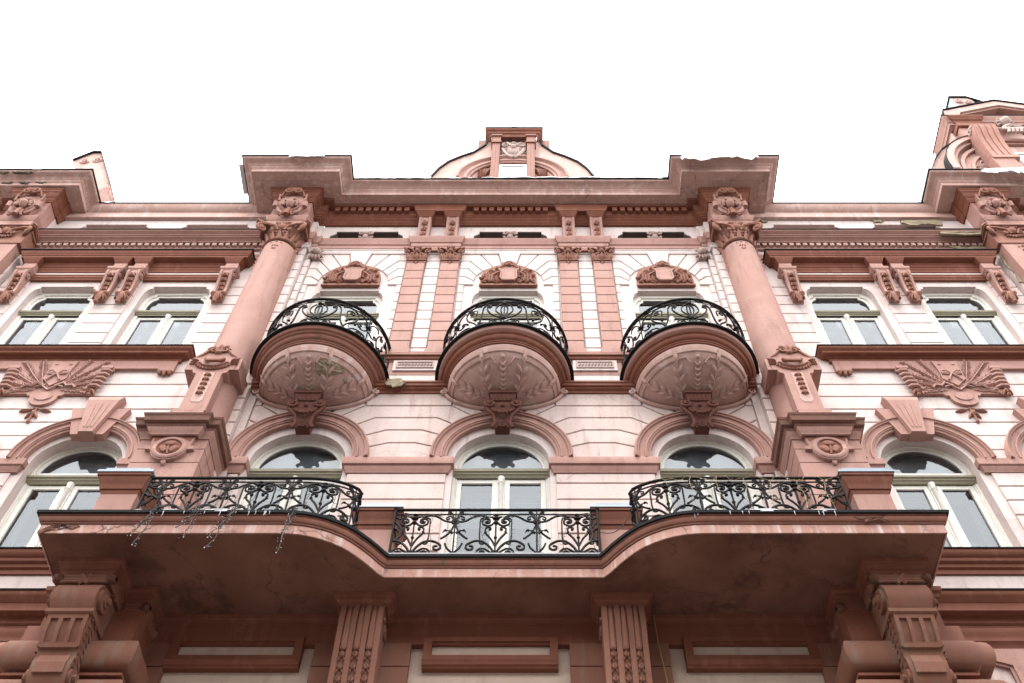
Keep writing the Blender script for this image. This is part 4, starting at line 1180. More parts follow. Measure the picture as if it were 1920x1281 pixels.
# sill cornice of the upper windows, relief band below
SC2 = empty('sill_cornice', B)
RIGHT.append(SC2)
SIL = [(-0.02, 13.78), (0.05, 13.78), (0.053, 13.855), (0.075, 13.86), (0.08, 13.885), (0.155, 13.89), (0.158, 13.925), (0.168, 13.93), (0.172, 13.945), (0.185, 13.95), (0.205, 13.985), (0.208, 14.01), (-0.02, 14.02)]
sil_path = [(5.215, 0.0), (5.215, SD), (8.685, SD), (8.685, 0.0)]
MB().sweep(SIL, sil_path).build('moulding', M['deep'], SC2)
MB().sweep([(-0.02, 14.012), (0.222, 14.008), (0.224, 14.024), (-0.02, 14.06)], sil_path).build('flashing', M['sheet'], SC2, 0)
MX = 6.95
RB = empty('relief_panel', B)
RIGHT.append(RB)
hp = [(5.20, 13.79), (5.20, 13.50), (5.45, 13.50), (5.45, 13.575), (6.20, 13.575), (6.25, 13.53), (6.25, 12.88), (6.66, 12.88), (6.70, 12.83), (6.74, 12.83)]
hp += [(MX + 0.21 * cos(radians(a)), 12.79 + 0.20 * sin(radians(a))) for a in range(195, 271, 15)]
pl = hp + [(2 * MX - x, z) for x, z in hp[::-1]]
pl = [p for i, p in enumerate(pl) if i == 0 or p != pl[i - 1]]
MB().prism(pl, 0.0, 0.085).build('panel', M['rose'], RB, 0)
MB().prism([(MX + 0.13 * cos(2 * pi * k / 20), 12.80 + 0.10 * sin(2 * pi * k / 20)) for k in range(20)], 0.08, 0.10).build('boss', M['rose'], RB, 30)
sh = MB().prism([(MX - 0.20, 13.74), (MX, 13.70), (MX + 0.20, 13.74), (MX + 0.17, 13.5), (MX + 0.18, 13.25), (MX, 13.05), (MX - 0.18, 13.25), (MX - 0.17, 13.5)], 0.08, 0.12)
for s in (-1, 1): sh.dome(MX + s * 0.11, 13.64, 0.03, 0.03, 0.115, 0.025, 8, 2)
sh.build('shield', M['rose'], RB)
bow = MB()
for s in (-1, 1):
    bow.tube([(MX, 0.13, 13.37), (MX + s * 0.08, 0.145, 13.44), (MX + s * 0.15, 0.14, 13.43), (MX + s * 0.15, 0.135, 13.36), (MX + s * 0.07, 0.13, 13.35), (MX, 0.13, 13.37)], 0.012, 4)
    bow.tube([(MX, 0.13, 13.37), (MX + s * 0.06, 0.14, 13.27), (MX + s * 0.10, 0.135, 13.19)], 0.018, 4)
    bow.tube([(MX + s * 0.08, 0.10, 13.06), (MX + s * 0.20, 0.12, 13.12), (MX + s * 0.27, 0.12, 13.04), (MX + s * 0.36, 0.12, 13.06), (MX + s * 0.42, 0.12, 12.99)], 0.026, 5)
    bow.tube([(MX, 0.10, 12.96), (MX + s * 0.12, 0.115, 13.06), (MX + s * 0.22, 0.11, 13.02)], 0.018, 4)
bow.build('ribbon', M['rose'], RB)
rnd = random.Random(4)
for s in (-1, 1):
    br = MB()
    for (x0, z0, x1, z1) in ((0.12, 13.06, 0.62, 13.70), (0.16, 13.05, 0.66, 13.42), (0.16, 13.03, 0.63, 13.17), (0.14, 13.02, 0.52, 12.95), (0.13, 13.10, 0.36, 13.73)):
        br.tube([(MX + s * x0, 0.09, z0), (MX + s * (x0 + x1) / 2, 0.105, (z0 + z1) / 2 - 0.02), (MX + s * x1, 0.10, z1)], 0.010, 4)
        a = atan2(z1 - z0, x1 - x0)
        for k in range(11):
            t = 0.12 + 0.88 * k / 10
            px, pz = x0 + (x1 - x0) * t, z0 + (z1 - z0) * t
            for o in (-0.6, 0.6):
                l = 0.115 * (1 - 0.25 * t) * rnd.uniform(0.75, 1.15)
                g = a + o * rnd.uniform(0.8, 1.3)
                br.leaf((MX + s * px, pz), (MX + s * (px + l * cos(g)), pz + l * sin(g)), 0.036, 0.086, 0.024, 0.016)
    br.build('laurel_branch', M['rose'], RB)
    ts = MB()                                          # hanging ribbed swag beside the panel
    for k in range(5):
        z = 13.46 - 0.105 * k
        xx = MX + s * (0.73 - 0.012 * k)
        ts.tube([(xx - 0.078, 0.09, z), (xx - 0.04, 0.13, z - 0.005), (xx + 0.04, 0.13, z - 0.005), (xx + 0.078, 0.09, z)], 0.036, 6)
    ts.box(MX + s * 0.73 - 0.09, MX + s * 0.73 + 0.09, 0.05, 0.15, 13.50, 13.56)
    ts.build('ribbed_swag', M['rose'], RB)
    tl = MB()
    for g in (-1, 0, 1): tl.leaf((MX + s * 0.68, 12.98), (MX + s * 0.68 + 0.07 * g, 12.83), 0.07, 0.09, 0.06)
    tl.ball((MX + s * 0.68, 0.11, 12.82), 0.035, 7, 5)
    tl.build('tassel_bud', M['orn'], RB)
for sx in (-1, 1):
    for i, (ox, oz) in enumerate(((0.05, 13.46), (0.125, 13.43), (0.20, 13.46))):
        g = MB()
        xx = MX + sx * (1.75 - ox)
        g.wedge(xx - 0.024, xx + 0.024, 0.03, 0.10, oz, 13.50, xx - 0.032, xx + 0.032, 0.03, 0.11).ball((xx, 0.07, oz - 0.01), 0.032, 8, 5)
        g.build('gutta', M['orn'], RB)
pf = MB()
for s in (-1, 1):
    pf.tube([(MX, 0.05, 12.55), (MX + s * 0.08, 0.06, 12.50), (MX + s * 0.18, 0.06, 12.49)], 0.014, 4)
    pf.leaf((MX + s * 0.06, 12.50), (MX + s * 0.24, 12.47), 0.075, 0.035, 0.05)
    pf.leaf((MX, 12.46), (MX + s * 0.09, 12.30), 0.06, 0.035, 0.05)
pf.leaf((MX, 12.50), (MX, 12.34), 0.09, 0.04, 0.06)
pf.tube([(MX, 0.05, 12.56), (MX, 0.06, 12.24)], 0.016, 5)
pf.dome(MX, 12.22, 0.03, 0.035, 0.035, 0.04)
pf.build('pendant_flower', M['orn'], RB)

# hood cornice over the upper windows, on scroll consoles
HC = empty('hood_cornice', B)
RIGHT.append(HC)
HOO = [(-0.02, 16.86), (0.02, 16.86), (0.025, 16.92), (0.04, 16.935), (0.045, 16.99), (0.06, 17.0), (0.065, 17.06), (0.08, 17.075), (0.085, 17.115), (0.20, 17.12), (0.20, 17.165), (0.212, 17.17), (0.215, 17.205), (0.222, 17.21), (0.245, 17.26), (0.252, 17.30), (-0.02, 17.31)]
hpth = [(5.05, 0.0), (5.05, SD), (8.86, SD), (8.86, 0.0)]
MB().sweep(HOO, hpth).build('moulding', M['deep'], HC)
MB().sweep([(-0.02, 17.303), (0.272, 17.302), (0.276, 17.322), (-0.02, 17.36)], hpth).build('flashing', M['sheet'], HC, 0)
for x0, x1 in ((5.22, 6.66), (7.28, 8.72)):
    MB().sweep([(-0.02, 16.56), (0.02, 16.56), (0.03, 16.60), (0.05, 16.62), (0.05, 16.66), (0.06, 16.67), (0.06, 16.70), (-0.02, 16.71)], [(x0, SD), (x1, SD)]).build('fillet', M['deep'], HC)
MB().box(5.06, 8.84, 0, SD + 0.004, 16.70, 16.87).build('band', M['wall'], HC, 0)
def hood_console(cx):
    K = empty('hood_console', B)
    RIGHT.append(K)
    MB().sweep([(-0.02, 16.97), (0.0, 16.97), (0.01, 17.0), (0.03, 17.02), (0.035, 17.06), (0.06, 17.09), (0.065, 17.122), (-0.02, 17.125)], [(cx - 0.115, 0), (cx - 0.115, 0.175), (cx + 0.115, 0.175), (cx + 0.115, 0)]).build('cap', M['deep'], K)
    MB().box(cx - 0.115, cx + 0.115, 0, 0.175, 16.76, 16.99).build('neck', M['rose'], K, 0)
    MB().dome(cx, 16.875, 0.055, 0.05, 0.173, 0.02).build('button', M['rose'], K)
    MB().sweep([(-0.02, 16.64), (0.0, 16.64), (0.01, 16.68), (0.03, 16.70), (0.035, 16.76), (-0.02, 16.78)], [(cx - 0.125, 0), (cx - 0.125, 0.20), (cx + 0.125, 0.20), (cx + 0.125, 0)]).build('ledge', M['rose'], K)
    b = MB()
    prof = [(0.0, 16.66), (0.19, 16.66), (0.225, 16.60), (0.225, 16.52), (0.20, 16.44), (0.16, 16.30), (0.13, 16.10), (0.125, 15.98), (0.155, 15.92), (0.165, 15.85), (0.12, 15.76), (0.0, 15.72)]
    b.side(prof, cx - 0.095, cx + 0.095)
    for s in (-1, 1):
        b.side([(d + 0.022, z) for d, z in prof[1:9]] + [(d - 0.03, z) for d, z in prof[1:9][::-1]], cx + s * 0.093 - 0.022, cx + s * 0.093 + 0.022)
        b.tube([(cx + s * 0.07, 0.14, 16.53), (cx + s * 0.135, 0.14, 16.53)], 0.06, 10)
        b.tube([(cx + s * 0.07, 0.14, 16.53), (cx + s * 0.150, 0.14, 16.53)], 0.025, 8)
    b.build('scroll', M['rose'], K, 30)
    l = MB()
    for k in range(4):
        z = 16.50 - 0.125 * k
        d = (0.215, 0.185, 0.15, 0.132)[k]
        l.leaf((cx + 0.04, z), (cx - 0.055, z - 0.10), 0.075, d, 0.05)
        l.leaf((cx - 0.03, z - 0.03), (cx + 0.05, z - 0.10), 0.06, d - 0.01, 0.045)
        l.dome(cx - 0.03, z - 0.01, 0.025, 0.03, d, 0.03, 7, 2)
    l.build('leaf_trail', M['orn'], K)
    a = MB()
    for s in (-1, 1):
        a.ball((cx + s * 0.085, 0.14, 15.90), 0.055, 8, 5)
        a.leaf((cx + s * 0.02, 15.94), (cx + s * 0.09, 15.70), 0.07, 0.13, 0.06)
        a.leaf((cx + s * 0.05, 15.92), (cx + s * 0.12, 15.76), 0.06, 0.11, 0.05)
    a.leaf((cx, 15.96), (cx, 15.60), 0.13, 0.14, 0.07)
    a.ball((cx, 0.14, 15.62), 0.045, 8, 5)
    a.build('acanthus_foot', M['orn'], K)
for cx in (5.10, 6.78, 7.16, 8.83): hood_console(cx)

# dentil ledge, parapet and roof edge of the side bay
LG = empty('dentil_ledge', B)
RIGHT.append(LG)
LED = [(-0.02, 17.80), (0.02, 17.80), (0.022, 17.865), (0.012, 17.87), (0.012, 17.975), (0.085, 17.98), (0.09, 18.0), (0.10, 18.005), (0.12, 18.03), (0.165, 18.045), (0.17, 18.065), (0.19, 18.07), (0.195, 18.09), (0.22, 18.105), (0.26, 18.13), (0.268, 18.155), (-0.02, 18.16)]
MB().sweep(LED, [(SX0, SD), (SX1, SD)]).build('moulding', M['rose'], LG)
MB().sweep([(-0.02, 18.157), (0.285, 18.156), (0.288, 18.172), (-0.02, 18.20)], [(SX0, SD), (SX1, SD)]).build('flashing', M['sheet'], LG, 0)
MB().sweep([(-0.02, 17.42), (0.02, 17.42), (0.03, 17.47), (0.05, 17.50), (0.05, 17.53), (-0.02, 17.54)], [(SX0, SD), (SX1, SD)]).build('fillet', M['rose'], LG)
dn = MB().box(-0.038, 0.038, SD + 0.01, SD + 0.075, -0.045, 0.045).mesh('dentil', 0)
dn.materials.append(M['cornice'])
for i in range(34):
    o = bpy.data.objects.new('dentil', dn)
    COL.objects.link(o)
    o.parent = LG
    o.location = (4.79 + 0.1305 * i, 0, 17.922)
PA = empty('parapet', B)
RIGHT.append(PA)
TOP = [(-0.02, 19.19), (0.05, 19.20), (0.055, 19.35), (0.03, 19.41), (0.04, 19.45), (0.085, 19.48), (0.13, 19.60), (0.14, 19.665), (-0.02, 19.68)]
MB().sweep(TOP, [(SX0, SD), (SX1, SD)]).build('eaves_moulding', M['cornice'], PA)
MB().sweep([(-0.02, 19.667), (0.16, 19.668), (0.163, 19.685), (-0.02, 19.72)], [(SX0, SD), (SX1, SD)]).build('flashing', M['sheet'], PA, 0)
for c in XS: MB().box(c - 0.9, c + 0.9, -0.36, -0.06, 18.5, 19.0).build('panel_back', M['rose'], PA, 0)

# far giant pilaster, its capital, cartouche and cornice break at the end of the bay
FP = empty('giant_pilaster', B)
RIGHT.append(FP)
MB().box(FARX - 0.33, FARX + 0.40, 0, 0.36, GZ, 17.45).build('shaft', M['rose'], FP, 0)
giant_capital(FP, FARX + 0.03, 0.04, 0.34, 17.42, 18.02, True)
FW = empty('far_pier', B)
RIGHT.append(FW)
MB().box(SX1 - 0.005, 18.0, -0.3, 0.125, GZ, 19.3).build('pier_core', M['wall'], FW, 0)
for a, b in zip(UZ + [16.96, 17.28], UZ[1:] + [17.28, 17.80]): block(FW, rect(SX1 - 0.01, 9.9, a, b), 0.1, 0.14, M['wall'])
column_head(RIGHT, FARX)
FC = empty('far_cornice', B)
RIGHT.append(FC)
fp = [(FARX - 0.83, 0.05), (FARX - 0.83, 0.69), (FARX + 0.83, 0.69), (FARX + 0.83, 0.40), (18.0, 0.40)]
MB().sweep(COR, fp).build('corona', M['cornice'], FC)
MB().plan([(FARX - 0.826, 0), (FARX - 0.826, 0.686), (FARX + 0.826, 0.686), (FARX + 0.826, 0.396), (18.0, 0.396), (18.0, 0)], 19.404, 19.695).build('soffit', M['cornice'], FC, 0)
MB().sweep(FL, fp).build('flashing', M['sheet'], FC, 0)
MB().sweep(BED, [(FARX + 0.3, 0.14), (FARX + 0.55, 0.14), (FARX + 0.55, 0.0), (18.0, 0.0)]).build('bed_moulding', M['deep'], FC)
# ---- right flank below the side windows: sill, floor cornice, banded corner pier, big console under the balcony
LS = empty('lower_sill', B)
RIGHT.append(LS)
SL2 = [(-0.02, 9.09), (0.03, 9.10), (0.035, 9.165), (0.065, 9.18), (0.07, 9.225), (0.11, 9.245), (0.115, 9.29), (0.135, 9.30), (0.165, 9.33), (0.17, 9.385), (-0.02, 9.40)]
MB().sweep(SL2, [(4.71, SD), (SX1, SD)]).build('moulding', M['deep'], LS)
MB().sweep([(-0.02, 9.388), (0.185, 9.388), (0.188, 9.402), (-0.02, 9.43)], [(4.71, SD), (SX1, SD)]).build('flashing', M['sheet'], LS, 0)
FCO = empty('floor_cornice', B)
RIGHT.append(FCO)
FLC = [(-0.02, 8.20), (0.03, 8.20), (0.035, 8.27), (0.06, 8.29), (0.065, 8.37), (0.17, 8.38), (0.172, 8.49), (0.19, 8.50), (0.20, 8.525), (0.235, 8.545), (0.25, 8.58), (0.252, 8.61), (-0.02, 8.62)]
MB().sweep(FLC, [(4.71, SD), (SX1, SD)]).build('moulding', M['deep'], FCO)
MB().sweep([(-0.02, 8.61), (0.268, 8.612), (0.27, 8.628), (-0.02, 8.66)], [(4.71, SD), (SX1, SD)]).build('flashing', M['sheet'], FCO, 0)
MB().box(4.72, SX1, 0, SD + 0.004, 8.62, 9.10).build('band', M['wall'], FCO, 0)
MB().box(4.72, SX1, 0, SD + 0.01, 6.2, 8.2).build('band', M['wall_low'], FCO, 0)
MB().sweep([(-0.02, 7.95), (0.02, 7.95), (0.03, 8.0), (0.06, 8.03), (0.06, 8.10), (0.08, 8.13), (0.08, 8.20), (-0.02, 8.21)], [(4.9, SD), (SX1, SD)]).build('moulding', M['deep'], FCO)
pn = [(5.46, 7.93), (6.9, 7.93), (6.9, 7.30), (5.62, 7.30), (5.62, 7.66), (5.46, 7.72)]
MB().prism(pn, 0.0, 0.075).build('notched_panel', M['rose'], FCO, 0)
MB().prism(shrink(pn, 0.035), 0.07, 0.095).build('notched_panel', M['rose'], FCO, 0)
BP = empty('banded_pier', B)
RIGHT.append(BP)
MB().box(3.80, 4.85, 0, 0.58, GZ, 8.18).build('pier_core', M['deep'], BP, 0)
MB().box(4.8, 5.12, 0, 0.36, GZ, 8.0).build('pier_core', M['deep'], BP, 0)
def bolster(path, z0, z1, o):
    n = 9
    prof = [(-0.05, z0)] + [(0.04 + o * sin(pi * (0.08 + 0.84 * i / n)), z0 + (z1 - z0) * (1 - cos(pi * i / n)) / 2) for i in range(n + 1)] + [(-0.05, z1)]
    return MB().sweep(prof, path)
pp = [(3.80, 0.0), (3.80, 0.58), (4.85, 0.58), (4.85, 0.0)]
pq = [(4.80, 0.0), (4.80, 0.34), (5.12, 0.34), (5.12, 0.0)]
for z1 in (7.50, 7.00, 6.50):
    bolster(pp, z1 - 0.36, z1, 0.14).build('bolster', M['lowrose'], BP)
    MB().sweep([(-0.02, z1 - 0.44), (0.09, z1 - 0.44), (0.09, z1 - 0.41), (0.06, z1 - 0.40), (0.06, z1 - 0.37), (-0.02, z1 - 0.36)], pp).build('fillet', M['deep'], BP)
    bolster(pq, z1 - 0.18, z1 + 0.20, 0.13).build('bolster', M['lowrose'], BP)
CAPM = [(-0.02, 8.13), (0.02, 8.13), (0.025, 8.19), (0.05, 8.20), (0.055, 8.255), (0.085, 8.27), (0.09, 8.322), (-0.02, 8.325)]
MB().sweep(CAPM, [(3.83, 0.0), (3.83, 0.55), (4.10, 0.55), (4.10, 0.98), (4.64, 0.98), (4.64, 0.55), (4.88, 0.55), (4.88, 0.0)]).build('cap_moulding', M['deep'], BP)
MB().plan([(3.84, 0.0), (3.84, 0.54), (4.11, 0.54), (4.11, 0.97), (4.63, 0.97), (4.63, 0.54), (4.87, 0.54), (4.87, 0.0)], 8.0, 8.32).build('cap_block', M['deep'], BP, 0)
for (x0, d0, x1, d1) in ((4.085, 1.0, 4.655, 1.0), (4.085, 1.0, 4.085, 0.56), (3.81, 0.56, 4.085, 0.56), (3.81, 0.56, 3.81, 0.15), (4.655, 1.0, 4.655, 0.56)):
    r = MB()
    L_ = sqrt((x1 - x0)**2 + (d1 - d0)**2)
    ux, ud = (x1 - x0) / L_, (d1 - d0) / L_
    for k in range(3): r.tube([(x0, d0, 8.10 - 0.035 * k), (x1, d1, 8.10 - 0.035 * k)], 0.024, 6)
    for t in (0.5,) if L_ > 0.3 else ():
        for s in (-1, 1): r.tube([(x0 + ux * (L_ * t - 0.05 * s), d0 + ud * (L_ * t - 0.05 * s), 8.135), (x0 + ux * (L_ * t + 0.05 * s), d0 + ud * (L_ * t + 0.05 * s), 8.0)], 0.028, 5)
    for t in (0, 1):
        r.ball((x0 + (x1 - x0) * t, d0 + (d1 - d0) * t, 8.065), 0.065, 7, 5)
    r.build('reeded_moulding', M['lowrose'], BP)
BC = empty('balcony_console', B)
RIGHT.append(BC)
KX = 4.365
prof = [(0.55, 8.0), (0.90, 8.0), (1.02, 7.96), (1.07, 7.86), (1.06, 7.74), (0.99, 7.65), (0.96, 7.60), (0.93, 7.40), (0.86, 7.22), (0.84, 7.16), (0.86, 7.08), (0.86, 6.95), (0.80, 6.83), (0.55, 6.80)]
def tap(z): return 0.185 + (z - 6.8) / 1.2 * 0.06
n = len(prof)
vs = [(KX - tap(z), d, z) for d, z in prof] + [(KX + tap(z), d, z) for d, z in prof]
MB().add(vs, [tuple(range(n)), tuple(range(n, 2 * n))] + [(i, (i + 1) % n, n + (i + 1) % n, n + i) for i in range(n)]).build('scroll_body', M['lowrose'], BC, 35)
MB().side([(0.6, 7.585), (0.99, 7.585), (1.01, 7.60), (1.01, 7.645), (0.6, 7.66)], KX - 0.25, KX + 0.25).build('ledge', M['lowrose'], BC, 0)
for s in (-1, 1):
    t = MB()
    t.tube([(KX + s * 0.20, 0.90, 7.83), (KX + s * 0.275, 0.90, 7.83)], 0.13, 14).tube([(KX + s * 0.26, 0.90, 7.83), (KX + s * 0.30, 0.90, 7.83)], 0.075, 12).tube([(KX + s * 0.29, 0.90, 7.83), (KX + s * 0.33, 0.90, 7.83)], 0.04, 8)
    t.build('volute_eye', M['lowrose'], BC, 35)
    t = MB()
    t.tube([(KX + s * 0.17, 0.74, 6.95), (KX + s * 0.225, 0.74, 6.95)], 0.10, 12).tube([(KX + s * 0.21, 0.74, 6.95), (KX + s * 0.265, 0.74, 6.95)], 0.05, 9)
    t.build('volute_eye', M['lowrose'], BC, 35)
    l = MB()
    rr = random.Random(9)
    for k in range(9):
        z = 7.68 - 0.075 * k
        dd = 0.86 - 0.012 * k
        for o in (-1, 1):
            vs = []
            xx = KX + s * (tap(z) + 0.004)
            l.add([(xx, dd, z), (xx + s * 0.014, dd + o * 0.045, z - 0.01), (xx + s * 0.006, dd + o * 0.10, z - 0.05), (xx + s * 0.012, dd + o * 0.04, z - 0.045)], [(0, 1, 2), (0, 2, 3), (0, 1, 3), (1, 2, 3)])
    l.build('side_leaf_trail', M['lowrose'], BC)
fr_ = MB()
for k in range(4):
    x = KX - 0.1875 + 0.125 * k
    fr_.side([(0.85, 7.235), (0.895, 7.235), (0.952, 7.40), (0.985, 7.585), (0.90, 7.585)], x - 0.022, x + 0.022)
fr_.side([(0.85, 7.225), (0.893, 7.225), (0.908, 7.275), (0.85, 7.275)], KX - 0.19, KX + 0.19)
fr_.side([(0.85, 7.54), (0.976, 7.54), (0.984, 7.586), (0.85, 7.586)], KX - 0.2, KX + 0.2)
fr_.build('flute_border', M['lowrose'], BC, 0)
bx = MB().side([(0.855, 6.93), (0.875, 6.93), (0.882, 7.05), (0.858, 7.15)], KX - 0.15, KX + 0.15)
bx.build('face_panel', M['lowrose'], BC, 0)
fo = MB()
for i in range(-3, 4): fo.leaf((KX + 0.04 * i, 6.82), (KX + 0.075 * i, 6.66 + 0.012 * abs(i)), 0.06, 0.76, 0.08, 0.03)
fo.build('palmette', M['stone'], BC)

# ---- wall and brackets under the long balcony
UW = empty('mezzanine_wall', B)
MB().box(-3.85, 3.85, -0.3, 0.09, GZ, 7.30).build('wall_core', M['tan'], UW, 0)
for x0, x1 in ((-3.85, -3.56), (-1.965, -0.91), (0.84, 1.93), (3.56, 3.85)):
    MB().box(x0, x1, -0.3, 0.16, 7.62, 7.93).build('pier_block', M['lowrose'], UW, 0)
    MB().box(x0, x1, -0.3, 0.16, 6.5, 7.605).build('pier_block', M['lowrose'], UW, 0)
MB().box(-3.85, 3.85, -0.3, 0.145, 7.93, 8.20).build('frieze', M['deep'], UW, 0)
MB().box(-3.85, 3.85, -0.3, 0.07, 7.0, 7.94).build('wall_field', M['tan'], UW, 0)
MB().sweep([(-0.02, 8.20), (0.02, 8.20), (0.025, 8.25), (0.05, 8.265), (0.055, 8.322), (-0.02, 8.325)], [(-3.85, 0.145), (3.85, 0.145)]).build('cove', M['deep'], UW)
for c in (-2.83, -0.03, 2.83):
    h = 0.66 if abs(c) > 1 else 0.67
    P_ = MB()
    P_.box(c - h - 0.07, c + h + 0.07, 0.05, 0.17, 7.68, 7.76).box(c - h - 0.07, c - h + 0.02, 0.05, 0.168, 7.76, 8.0).box(c + h - 0.02, c + h + 0.07, 0.05, 0.168, 7.76, 8.0).box(c - h - 0.07, c + h + 0.07, 0.05, 0.17, 7.955, 8.02)
    P_.sweep([(-0.02, 7.60), (0.07, 7.60), (0.08, 7.62), (0.10, 7.63), (0.105, 7.655), (0.12, 7.68), (-0.02, 7.685)], [(c - h - 0.07, 0.07), (c + h + 0.07, 0.07)])
    P_.build('panel_frame', M['deep'], UW)
    MB().box(c - h + 0.02, c + h - 0.02, 0.0, 0.10, 7.76, 7.955).build('panel', M['tan'], UW, 0)
def mid_bracket(cx):
    K = empty('fluted_bracket', B)
    MB().sweep([(-0.02, 8.18), (0.0, 8.18), (0.01, 8.22), (0.05, 8.245), (0.055, 8.28), (0.085, 8.29), (0.09, 8.322), (-0.02, 8.324)], [(cx - 0.26, 0.1), (cx - 0.26, 0.46), (cx + 0.26, 0.46), (cx + 0.26, 0.1)]).build('cap', M['deep'], K)
    prof = [(0.1, 8.22), (0.44, 8.22), (0.475, 8.12), (0.48, 7.95), (0.46, 7.75), (0.44, 7.5), (0.42, 7.2), (0.40, 6.8), (0.39, 6.5), (0.1, 6.5)]
    MB().side(prof, cx - 0.235, cx + 0.235).build('body', M['lowrose'], K, 35)
    fp_ = prof[1:8]
    b = MB()
    for k in range(4): b.side([(d + 0.025, z) for d, z in fp_] + [(d - 0.03, z) for d, z in fp_[::-1]], cx - 0.236 + 0.1375 * k, cx - 0.236 + 0.06 + 0.1375 * k)
    b.build('rib', M['lowrose'], K, 35)
    for k in range(3):
        x = cx - 0.1375 + 0.1375 * k
        MB().tube([(x, 0.445, 8.17), (x, 0.475, 8.05), (x, 0.478, 7.9), (x, 0.462, 7.72), (x, 0.455, 7.60)], 0.034, 7, 0.038).ball((x, 0.455, 7.60), 0.038, 7, 5).build('reed', M['lowrose'], K)
        h = MB()
        for j in range(6):
            z = 7.52 - 0.155 * j
            d = 0.44 - 0.012 * j
            h.ball((x, d + 0.005, z), 0.036, 8, 5, (1, 0.9, 1.15)).ball((x, d + 0.036, z + 0.012), 0.012, 5, 4)
            for s in (-1, 1): h.leaf((x + s * 0.012, z - 0.02), (x + s * 0.042, z - 0.095), 0.035, d - 0.005, 0.04, 0.02)
        h.build('husk_drop', M['lowrose'], K)
    for s in (-1, 1):
        sc = MB()
        sc.spiral(cx, 8.0, 0.001, 1, 0, 1, 0, 0.001, 3, 2)
        sc = MB()
        pts = [(cx + s * 0.24, 0.30 + 0.15 * (1 - 0.8 * t / 16) * cos(2 * pi * 1.4 * t / 16), 7.98 + 0.15 * (1 - 0.8 * t / 16) * sin(2 * pi * 1.4 * t / 16)) for t in range(17)]
        sc.tube(pts, 0.022, 5)
        sc.build('side_scroll', M['lowrose'], K)
for cx in (-1.445, 1.425): mid_bracket(cx)

# ---- the long balcony
LB = empty('long_balcony', B)
cur = [(1.225, 0.765), (1.30, 0.845), (1.374, 0.944), (1.44, 1.022), (1.513, 1.10), (1.58, 1.165), (1.651, 1.222), (1.75, 1.282), (1.86, 1.334), (1.96, 1.368), (2.07, 1.395), (2.19, 1.41), (2.32, 1.415)]
rgt = cur + [(4.86, 1.415), (4.86, 0.08)]
edge = [(-x, d) for x, d in rgt[::-1]] + rgt
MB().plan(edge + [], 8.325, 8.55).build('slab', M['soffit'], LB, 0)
MB().sweep([(0.002, 8.318), (0.018, 8.316), (0.02, 8.325), (0.02, 8.44), (0.002, 8.445)], edge).build('fascia', M['fascia'], LB)
MB().sweep([(0.002, 8.445), (0.034, 8.448), (0.036, 8.468), (0.05, 8.472), (0.062, 8.49), (0.068, 8.515), (0.062, 8.54), (0.075, 8.545), (0.075, 8.555), (0.002, 8.558)], edge).build('edge_moulding', M['mossy'], LB)
MB().sweep([(-0.05, 8.556), (0.10, 8.556), (0.105, 8.59), (-0.05, 8.605)], edge).build('flashing', M['sheet'], LB, 0)
MB().plan([(x * 0.99, d - 0.04) for x, d in edge], 8.55, 8.60).build('deck', M['sheet'], LB, 0)

def balcony_post(cx, cd, hw, hd, z1):
    P = empty('balcony_post', B)
    MB().box(cx - hw, cx + hw, cd - hd, cd + hd, 8.58, z1 - 0.05).build('shaft', M['rose'], P, 0)
    MB().sweep([(-0.02, z1 - 0.30), (0.0, z1 - 0.30), (0.012, z1 - 0.27), (0.014, z1 - 0.24), (0.03, z1 - 0.235), (0.04, z1 - 0.20), (0.05, z1 - 0.14), (0.08, z1 - 0.09), (0.083, z1 - 0.065), (0.10, z1 - 0.06), (0.102, z1 - 0.02), (-0.02, z1 - 0.01)],
               [(cx - hw, cd - hd), (cx - hw, cd + hd), (cx + hw, cd + hd), (cx + hw, cd - hd), (cx - hw, cd - hd)], False).build('cap_moulding', M['deep'], P)
    MB().wedge(cx - hw - 0.115, cx + hw + 0.115, cd - hd - 0.115, cd + hd + 0.115, z1 - 0.02, z1 + 0.022, cx - hw - 0.11, cx + hw + 0.11, cd - hd - 0.11, cd + hd + 0.11).wedge(cx - hw - 0.05, cx + hw + 0.05, cd - hd - 0.05, cd + hd + 0.08, z1 + 0.022, z1 + 0.09, cx - hw - 0.045, cx + hw + 0.045, cd - hd, cd + hd + 0.075).build('sheet_cap', M['zinc'], P, 0)
    return P
for s in (-1, 1):
    balcony_post(s * 4.345, 1.02, 0.215, 0.20, 9.50)
    balcony_post(s * 1.44, 0.50, 0.205, 0.16, 9.52)

# ---- wrought iron railings
class Run:                                  # a plan path measured along its length
    def __init__(s, pts):
        s.p = pts
        s.l = [0]
        for a, b in zip(pts, pts[1:]): s.l.append(s.l[-1] + sqrt((b[0] - a[0])**2 + (b[1] - a[1])**2))
        s.L = s.l[-1]
    def at(s, t):
        t = max(0, min(s.L, t))
        for i in range(len(s.l) - 1):
            if t <= s.l[i + 1] or i == len(s.l) - 2:
                k = (t - s.l[i]) / max(1e-9, s.l[i + 1] - s.l[i])
                return (s.p[i][0] + (s.p[i + 1][0] - s.p[i][0]) * k, s.p[i][1] + (s.p[i + 1][1] - s.p[i][1]) * k)
def smooth(P, k=3):                         # Catmull-Rom through 2-D points
    out = []
    n = len(P)
    for i in range(n - 1):
        p0, p1, p2, p3 = P[max(0, i - 1)], P[i], P[i + 1], P[min(n - 1, i + 2)]
        for j in range(k):
            t = j / k
            out.append(tuple(0.5 * (2 * p1[m] + (p2[m] - p0[m]) * t + (2 * p0[m] - 5 * p1[m] + 4 * p2[m] - p3[m]) * t * t + (3 * p1[m] - p0[m] - 3 * p2[m] + p3[m]) * t**3) for m in range(2)))
    out.append(P[-1])
    return out
